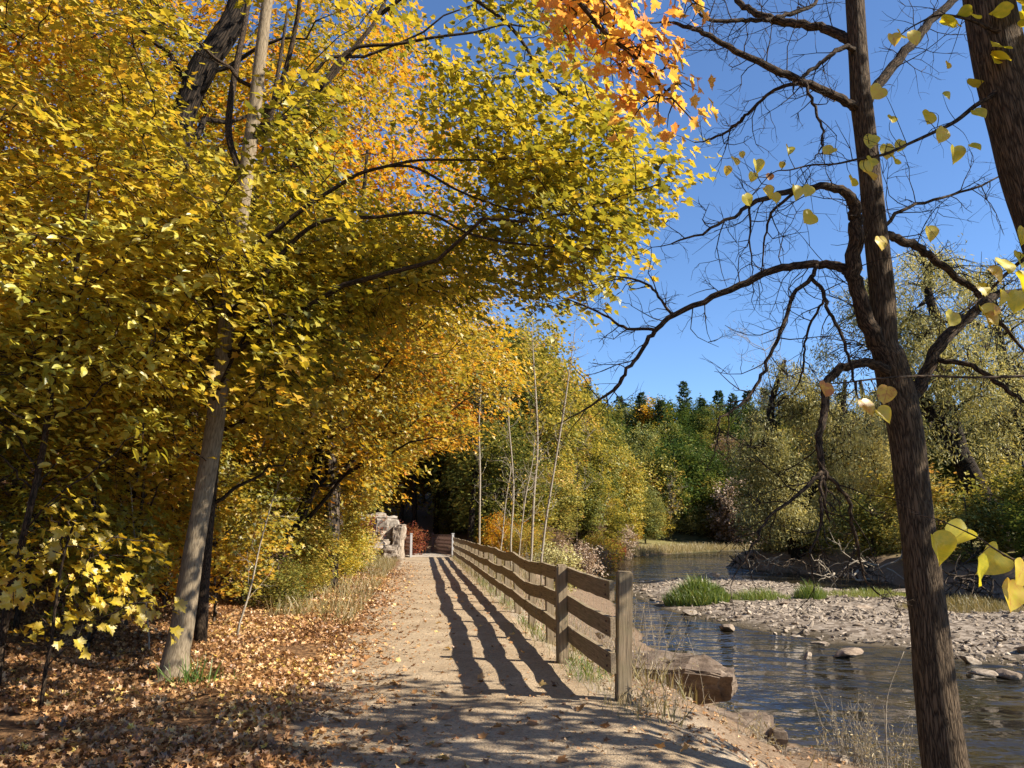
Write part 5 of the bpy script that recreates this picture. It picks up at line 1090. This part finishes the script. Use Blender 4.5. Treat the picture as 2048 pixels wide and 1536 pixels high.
# ------------------------------------------------------------------ shrubs and vines beside the path
for i, (x, y, s, hue, lab) in enumerate([(-5.6, 19.5, .75, 'mixed_leaf', 'leafy yellow-green shrub at the root of the dark leaning maple'), (-6.1, 22.5, .85, 'mixed_leaf', 'yellowing shrub, second along the path edge'), (-6.5, 26, .95, 'maple_leaf', 'bright yellow shrub at the path edge midway'), (-7.2, 29.5, 1.0, 'mixed_leaf', 'green and gold shrub, next to the bright yellow one'),
                                         (-8.2, 34, 1.0, 'green_leaf', 'fresh green vine-covered shrub before the outcrop'), (-9.2, 37.5, 1.2, 'green_leaf', 'tall green vine thicket beside the rock outcrop'), (-7.5, 43.6, .8, 'red_leaf', 'crimson creeper bush spilling over the outcrop'), (-6.6, 47.6, .95, 'red_leaf', 'red sumac bush behind the top of the outcrop'), (-5.7, 16.5, .6, 'brush_leaf', 'dry brown shrub at the wood edge'),
                                         (-6.2, 15, .7, 'gold_leaf', 'low golden shrub behind the grey trunk'), (-4.4, 60.5, 1.0, 'green_leaf', 'fresh green bush on the dark slope behind the bridge'), (-10, 30, 1.6, 'mixed_leaf', 'tall yellow shrub behind the path-edge row')]):
    plant('shrub', lab, 'shrub', PS[i % 2], x, y, s, group='shrubs along the wood edge', leaf=hue)
for i, (px, Y, s, hue, lab) in enumerate([(1150, 40, .8, 'brush_leaf', 'brown leafless shrub between rails and river'), (1185, 52, 1.0, 'brush_leaf', 'mauve-brown brush at the water edge beyond the fence'), (1110, 34, .7, 'willow_leaf', 'grey-green shrub behind the middle rails'), (1060, 42, .9, 'mixed_leaf', 'yellow shrub behind the far rails'), (1205, 64, 1.0, 'mixed_leaf', 'yellowing bush at the river bend'), (1215, 74, 1.1, 'red_leaf', 'reddish bush on the bank by the river bend'), (1010, 46, .9, 'gold_leaf', 'gold shrub at the far end of the fence'), (1095, 48, 1.0, 'brush_leaf', 'dead brush on the bank behind the far rails'), (1235, 86, 1.3, 'brush_leaf', 'brown brush above the stony shore at the bend'), (985, 52, 1.0, 'mixed_leaf', 'yellow-green shrub just past the last rails')]):
    x = col_at(px, Y); plant('shrub', lab, 'shrub', PS[i % 2], x, Y, s, group='shrubs between fence and river', leaf=hue)

# ------------------------------------------------------------------ grasses
def blades(name, P, h, spread, tone, mat, label, cat, kind=None, group=None, gg=None, lean=.35):
    gg = gg or rng; n = len(P); C = MB()
    D = np.array([0, 0, 1.0]) + gg.normal(size=(n, 3)) * np.array([lean, lean, .1]); N = rdir(n, gg) * np.array([1, 1, .1])
    leaves(C, P, N, D, h, tone, T_BLADE); b = P.mean(0); b[2] = P[:, 2].min()
    o = shift(C, b).build(name, M[mat], None, smooth_=False); o.location = b; return tag(o, label, cat, group, kind)
g = np.random.default_rng(77)
def tuft(px, py, n, rx, ry, h, mat, label, z=WZ + .12, tone=(.5, .25), name='grass_clump', group=None):
    c = gp(px, py, z); a = g.uniform(0, 6.28, n); q = np.sqrt(g.random(n)); P = np.column_stack([c[0] + np.cos(a) * q * rx, c[1] + np.sin(a) * q * ry, np.zeros(n)])
    P[:, 2] = np.maximum(H(P[:, 0], P[:, 1]), WZ - .05); return blades(name, P, h * g.uniform(.5, 1.15, n) * (1.25 - .8 * q), 0, np.clip(tone[0] + tone[1] * g.normal(size=n), 0, 1), mat, label, 'grass clump', None, group, g)
tuft(1394, 1207, 5600, 1.3, 1.0, .95, 'grass_blade', 'big bright green grass tuft at the upstream end of the gravel bar')
tuft(1515, 1204, 1500, 1.4, .6, .5, 'grass_blade', 'low green grass patch on the gravel bar beside the big tuft', tone=(.6, .25))
tuft(1620, 1202, 1100, .7, .5, .7, 'grass_blade', 'small upright grass tuft halfway along the gravel bar')
tuft(1745, 1197, 2600, 2.2, 1.4, .38, 'grass_blade', 'thin yellow-green grass spread behind the bare trunk on the gravel bar', tone=(.8, .2))
tuft(1930, 1225, 2600, 2.4, 1.4, .5, 'dry_blade', 'dry grey grass patch at the frame edge of the gravel bar', tone=(.3, .25))
# grass under the fence and on the bank behind it
n = 8000; y = 6.9 + 38 * g.random(n) ** 1.35; o_ = np.where(g.random(n) < .30, g.normal(size=n) * .10 + .02, .25 + g.random(n) ** 1.2 * 2.2); x = fx(y) + o_
k = (fbm(x, y, .9, 3) + .25 * (o_ < .3) > -.1) & (H(x, y) > -1.3) & ((y > 8.3) | (o_ < .5)); x, y, o_ = x[k], y[k], o_[k]
blades('bank_grass', np.column_stack([x, y, H(x, y)]), np.where(o_ < .3, .13, .26) * g.uniform(.4, 1.3, len(x)) * (.75 + .025 * y), 0, np.clip(.35 + .3 * g.normal(size=len(x)) , 0, 1), 'dry_blade', 'straggling dry grass under the fence and on the bank', 'grass', 'stuff', None, g)
n = 1100; y = 8.6 + 16 * g.random(n) ** 1.3; x = fx(y) + g.normal(size=n) * .13 + .05
k = fbm(x, y, 1.6, 7) > .05; x, y = x[k], y[k]
blades('green_grass', np.column_stack([x, y, H(x, y)]), .2 * g.uniform(.4, 1.2, len(x)), 0, np.clip(.5 + .3 * g.normal(size=len(x)), 0, 1), 'grass_blade', 'short green grass along the foot of the fence', 'grass', 'stuff', None, g, .6)
n = 11000; y = 13 + 30 * g.random(n); d_ = -1.75 - 2.4 * g.random(n) ** 1.1; x = pc(y) + d_
k = fbm(x, y, .8, 5) > .12 - .3 * smooth(14, 22, y); x, y, d_ = x[k], y[k], d_[k]
blades('verge_grass', np.column_stack([x, y, H(x, y)]), (.06 + .09 * -d_) * g.uniform(.4, 1.4, len(x)), 0, np.clip(.4 + .3 * g.normal(size=len(x)), 0, 1), 'dry_blade', 'dry yellow grass on the verge between path and wood', 'grass', 'stuff', None, g, .5)
n = 9000; y = 84 + 38 * g.random(n); x = np.interp(y, [80, 95, 115, 122], [8.9, 16, 32, 45]) - 6 * g.random(n) ** 1.2 + .4
k = H(x, y) > -1.5; x, y = x[k], y[k]
blades('shore_grass', np.column_stack([x, y, H(x, y)]), .75 * g.uniform(.5, 1.4, len(x)), 0, np.clip(.6 + .25 * g.normal(size=len(x)), 0, 1), 'dry_blade', 'pale grass fringing the far river bend', 'grass', 'stuff', None, g, .5)
P0 = np.array([-3.5, 8.15, Hs(-3.5, 8.15)]); n = 110; P = np.column_stack([P0[0] + .30 + g.normal(size=n) * .14, P0[1] + g.normal(size=n) * .1, np.full(n, P0[2])]); blades('grass_clump', P, .28 * g.uniform(.4, 1.2, n), 0, g.random(n) * .6, 'grass_blade', 'small green tuft at the foot of the grey maple trunk', 'grass clump', None, None, g, .6)
# dead stems standing on the near bank
def stems(name, label, c, n, rad, h, seed, mat='dry_blade', cat='dead plant'):
    gg = np.random.default_rng(seed); B = MB(); C = MB(); c = np.asarray(c, float)
    for k in range(n):
        b = c + np.array([gg.normal() * rad, gg.normal() * rad * .6, 0]); b[2] = Hs(b[0], b[1]) - .03; hh = h * gg.uniform(.35, 1.1); d = norm(np.array([gg.normal() * .22, gg.normal() * .2, 1]))
        Q = np.array([b, b + d * hh * .5 + gg.normal(size=3) * .02, b + d * hh + np.array([gg.normal() * .09, 0, -.02])]); Q = spline(Q, 4); tube(B, Q, np.linspace(.0042, .0016, len(Q)), 4, cap=False)
        for q in range(int(gg.integers(1, 4))): grow_twig(B, Q[int(gg.integers(4, len(Q) - 1))], d + rdir(1, gg)[0] * .7, hh * .22, .0016, 0, gg, .2, 3)
        m = 6; P = Q[gg.integers(2, len(Q), m)] + gg.normal(size=(m, 3)) * .02; leaves(C, P, rdir(m, gg), rdir(m, gg) + [0, 0, -.4], .05 * gg.uniform(.5, 1.3, m), .4 + .5 * gg.random(m), T_NARROW)
    e = empty(name, (c[0], c[1], Hs(c[0], c[1])), label, cat); b = np.array(e.location); shift(B, b).build('stem', M['bark_pale'], e); shift(C, b).build('foliage', M[mat], e, smooth_=False); return e
pz = gp(1730, 1525, -1.05); stems('dry_weed', 'bleached dead weed stems standing on the bank before the bare trunk', pz, 95, .24, .80, 1)
p1 = gp(1772, 1535, -1.0); B = MB(); Q = spline(np.array([[p1[0], p1[1], Hs(p1[0], p1[1]) - .05], at(1772, 1440, p1[1]), at(1778, 1380, p1[1]), at(1808, 1303, p1[1])]), 5); tube(B, Q, np.linspace(.008, .003, len(Q)), 5)
for k in range(3): grow_twig(B, Q[6 + k * 2], np.array([.6, 0, .3]), .16, .002, 0, g, 0, 3)
o = shift(B, Q[0].copy()).build('dead_cane', M['bark_pale']); o.location = Q[0]; tag(o, 'single tall bent cane rising over the dead weed stems', 'dead plant')
stems('dry_weed', 'dry grass weeds sprouting round the fence end post', (1.28, 7.65, 0), 24, .16, .30, 2)
stems('dry_weed', 'pale tangled weeds behind the first bay of the fence', (1.55, 9.6, 0), 46, .30, .95, 3)
stems('dry_weed', 'tall dry weeds behind the second bay of the fence', (1.5, 11.8, 0), 50, .35, 1.0, 4)
stems('dry_weed', 'grey weeds on the bank behind the third bay of the fence', (1.25, 14.2, 0), 44, .4, .9, 5)
stems('dry_weed', 'pale weeds below the fourth bay of the fence', (1.6, 16.5, 0), 60, .5, 1.1, 7)
stems('dry_weed', 'bleached weed patch at the water behind the middle rails', (1.6, 20.0, 0), 70, .7, 1.2, 8)
stems('dry_weed', 'grey weed patch behind the farther rails', (1.0, 25.0, 0), 70, .8, 1.3, 9)
stems('dry_weed', 'weed fringe at the shallow water behind the fence', (2.5, 13.2, 0), 46, .4, .8, 10)
stems('dry_weed', 'weeds leaning on the eroded bank by the squared block', (2.45, 8.2, 0), 30, .14, .34, 6)
# bare saplings and sticks in the shade of the wood
for i, (pts, Y) in enumerate([([(472, 1268, 5), (500, 1180, 4), (520, 1090, 3), (545, 1000, 2)], 11.5), ([(300, 1300, 4), (290, 1200, 4), (270, 1080, 3), (262, 980, 2)], 10.0), ([(180, 1250, 6), (190, 1100, 5), (215, 960, 4), (225, 850, 2)], 12.0), ([(250, 1230, 12), (245, 1130, 11), (250, 1000, 10), (262, 860, 8), (270, 740, 4)], 15.5), ([(130, 1215, 18), (138, 1100, 16), (150, 960, 14), (170, 800, 10), (180, 640, 5)], 17.0), ([(440, 1210, 8), (452, 1120, 7), (470, 1010, 6), (480, 900, 4)], 16.5)]):
    Q, r = limb_px(pts, .1, Y, 4); Q[0, 2] = Hs(Q[0, 0], Q[0, 1]) - .1; b = Q[0].copy(); B = MB(); tube(B, Q, r, 7); twigs_on(B, Q, r, g, .25, .7, 1, .25, .2, 3, .005)
    o = shift(B, b).build('bare_sapling', M['bark_pale' if i < 2 else 'bark_limb']); o.location = b
    tag(o, ['thin leaning bare stick between the grey maple and the path', 'thin grey bare sapling left of the grey maple trunk', 'bare twiggy sapling among the shaded golden leaves', 'dark straight young trunk in the shade behind the low sapling', 'dark trunk at the near edge of the wood', 'dark thin trunk behind the grey maple towards the shrubs'][i], 'sapling')

# ------------------------------------------------------------------ fallen leaves
n = 120000; y = 4.2 + 26 * g.random(n) ** 1.7; d_ = -1.15 - 8.5 * g.random(n) ** 1.25 + .3 * g.normal(size=n); x = pc(y) + d_
k = (d_ < -1.15 - .35 * g.random(n) ** .5 * 2 + .35 * fbm(x, y, 1.3, 3)) & (fbm(x, y, 1.1, 8) > -.55 + .3 * g.random(n)); x, y = x[k], y[k]; n = len(x)
C = MB(); sz = .052 * g.uniform(.55, 1.25, n); P = np.column_stack([x, y, H(x, y) + .008 + .045 * g.random(n)])
leaves(C, P, np.array([0, 0, 1.0]) + rdir(n, g) * .95, rdir(n, g), sz, np.clip(.45 + .24 * g.normal(size=n) + .40 * fbm(x, y, .55, 2), 0, 1), T_MAPLE2)
m = 5200; y2 = 4.4 + 30 * g.random(m) ** 1.8; d2 = np.where(g.random(m) < .5, g.uniform(-1.5, 1.1, m), -1.5 + np.abs(g.normal(size=m)) * .35); x2 = pc(y2) + d2
leaves(C, np.column_stack([x2, y2, H(x2, y2) + .034]), np.array([0, 0, 1.0]) + rdir(m, g) * .6, rdir(m, g), .022 * g.uniform(.4, 1.5, m), .35 + .3 * g.random(m), T_QUAD)
m = 1500; y2 = 4.4 + 34 * g.random(m) ** 1.5; d2 = np.where(g.random(m) < .3, g.uniform(-1.5, 1.1, m), -1.45 + np.abs(g.normal(size=m)) * .45); x2 = pc(y2) + np.minimum(d2, 1.1)
leaves(C, np.column_stack([x2, y2, H(x2, y2) + .036]), np.array([0, 0, 1.0]) + rdir(m, g) * .7, rdir(m, g), .06 * g.uniform(.5, 1.3, m), np.clip(.42 + .22 * g.normal(size=m), 0, 1), T_MAPLE2)
m = 2600; y3 = 6.2 + 12 * g.random(m) ** 1.5; x3 = fx(y3) + .1 + 3.0 * g.random(m) ** 1.3; z3 = H(x3, y3); kk = z3 > -1.25
leaves(C, np.column_stack([x3, y3, z3 + .012])[kk], (np.array([0, 0, 1.0]) + rdir(m, g) * .7)[kk], rdir(m, g)[kk], (.05 * g.uniform(.3, 1.4, m))[kk], (.2 + .6 * g.random(m))[kk], T_MAPLE3)
tag(C.build('leaf_litter', M['litter_leaf'], smooth_=False), 'thick carpet of brown and tan fallen maple leaves under the wood', 'leaf litter', kind='stuff')
lm = []
for k in range(8):
    C = MB(); V0, F0 = fan(mirror([(0, -.04), (.16, -.03), (.40, -.12), (.37, .05), (.47, .14), (.36, .20), (.63, .42), (.50, .45), (.50, .58), (.30, .52), (.25, .58), (.29, .76), (.15, .74), (0, 1.0)]), (0, .3), g.uniform(-.2, .5), g.uniform(-.35, .35))
    leaves(C, np.zeros((1, 3)), np.array([[0, 0, 1.0]]), np.array([[0, 1.0, 0]]), np.array([1.0]), np.array([[.15, .35, .5, .6, .7, .45, .9, .28][k]]), (V0, F0)); me = C.mesh('fallen_leaf', True); me.materials.append(M['litter_leaf']); lm.append(me)
cntl = 0
while cntl < 270:
    y = 4.6 + 20 * random.random() ** 2.0; d_ = random.uniform(-1.5, 1.25) if random.random() < .5 else -1.6 + abs(random.gauss(0, .55)); x = pc(y) + d_
    if d_ > 1.2: continue
    o = bpy.data.objects.new('fallen_leaf', lm[random.randrange(8)]); COL.objects.link(o); s = random.uniform(.045, .10); o.scale = (s, s, s)
    o.location = (x, y, Hs(x, y) + .028); o.rotation_euler = (random.gauss(0, .35), random.gauss(0, .35), random.uniform(0, 6.28)); tag(o, 'fallen brown maple leaf lying on the gravel path', 'leaf', 'fallen leaves on the path'); cntl += 1
for px, py, lab, k in [(1322, 1497, 'curled orange leaf standing on the sandy path edge', 3), (1367, 1500, 'orange leaf on the sandy edge next to the curled one', 4), (1120, 1440, 'reddish leaf on the path in front of the fence end', 2), (770, 1318, 'upright brown leaf in the middle of the path', 1), (900, 1300, 'pale curled leaf on the shadow of the rails', 6)]:
    p = gp(px, py, .02); z = Hs(p[0], p[1]); p = gp(px, py, z + .03); o = bpy.data.objects.new('fallen_leaf', lm[k]); COL.objects.link(o); o.scale = (.085,) * 3; o.location = p; o.rotation_euler = (.7, .3, px); tag(o, lab, 'leaf')
# pebbles and clods lying on the eroded bank
k = 0
while k < 46:
    y = random.uniform(6.6, 11.5); x = fx(y) + random.uniform(.3, 2.4)
    z = Hs(x, y)
    if z < -1.25: continue
    stone(x, y, random.uniform(.02, .075), 'small brown stone lying on the eroded bank beside the fence', 'stones on the eroded bank', name='bank_pebble'); k += 1
for i, (px, Y, s, hue, lab) in enumerate([(640, 21, .55, 'mixed_leaf', 'low yellow-green weed bush at the path verge'), (668, 24, .55, 'maple_leaf', 'low yellow weed bush at the path verge farther on'), (690, 28, .6, 'mixed_leaf', 'small fine-leaved bush before the outcrop'), (600, 17.5, .5, 'mixed_leaf', 'nearest small weed bush at the verge'), (715, 33, .6, 'mixed_leaf', 'small bush at the foot of the vine thicket'), (560, 15.8, .5, 'green_leaf', 'small green bush by the root of the leaning maple')]):
    x = col_at(px, Y); plant('weed_bush', lab, 'shrub', PS[i % 2], x, Y, s, group='weed bushes on the verge', leaf=hue)
for i, (x, y, s, hue, lab) in enumerate([(29.5, 29, 1.8, 'mixed_leaf', 'yellowing bush on the far bank opposite the gravel bar'), (31, 24, 1.9, 'green_leaf', 'olive bush on the far bank outside the frame edge'), (33, 32, 2.2, 'mixed_leaf', 'tall yellow bush behind the opposite bank'), (34, 19, 2.0, 'mixed_leaf', 'broad yellow bush downstream on the far bank')]):
    plant('bush', lab, 'bush', PS[i % 2], x, y, s, group='bushes on the far bank', leaf=hue)
for i, (x, y, hue, lab) in enumerate([(38, 36, 'mixed_leaf', 'tall yellow-green tree on the far bank beyond the frame edge'), (42, 28, 'green_leaf', 'olive tree on the far bank downstream'), (46, 44, 'mixed_leaf', 'yellowing tree behind the frame-edge willow thicket')]):
    plant('bank_tree', lab, 'tree', PM[i % 2], x, y, 1.0, group='trees behind the willows', leaf=hue)
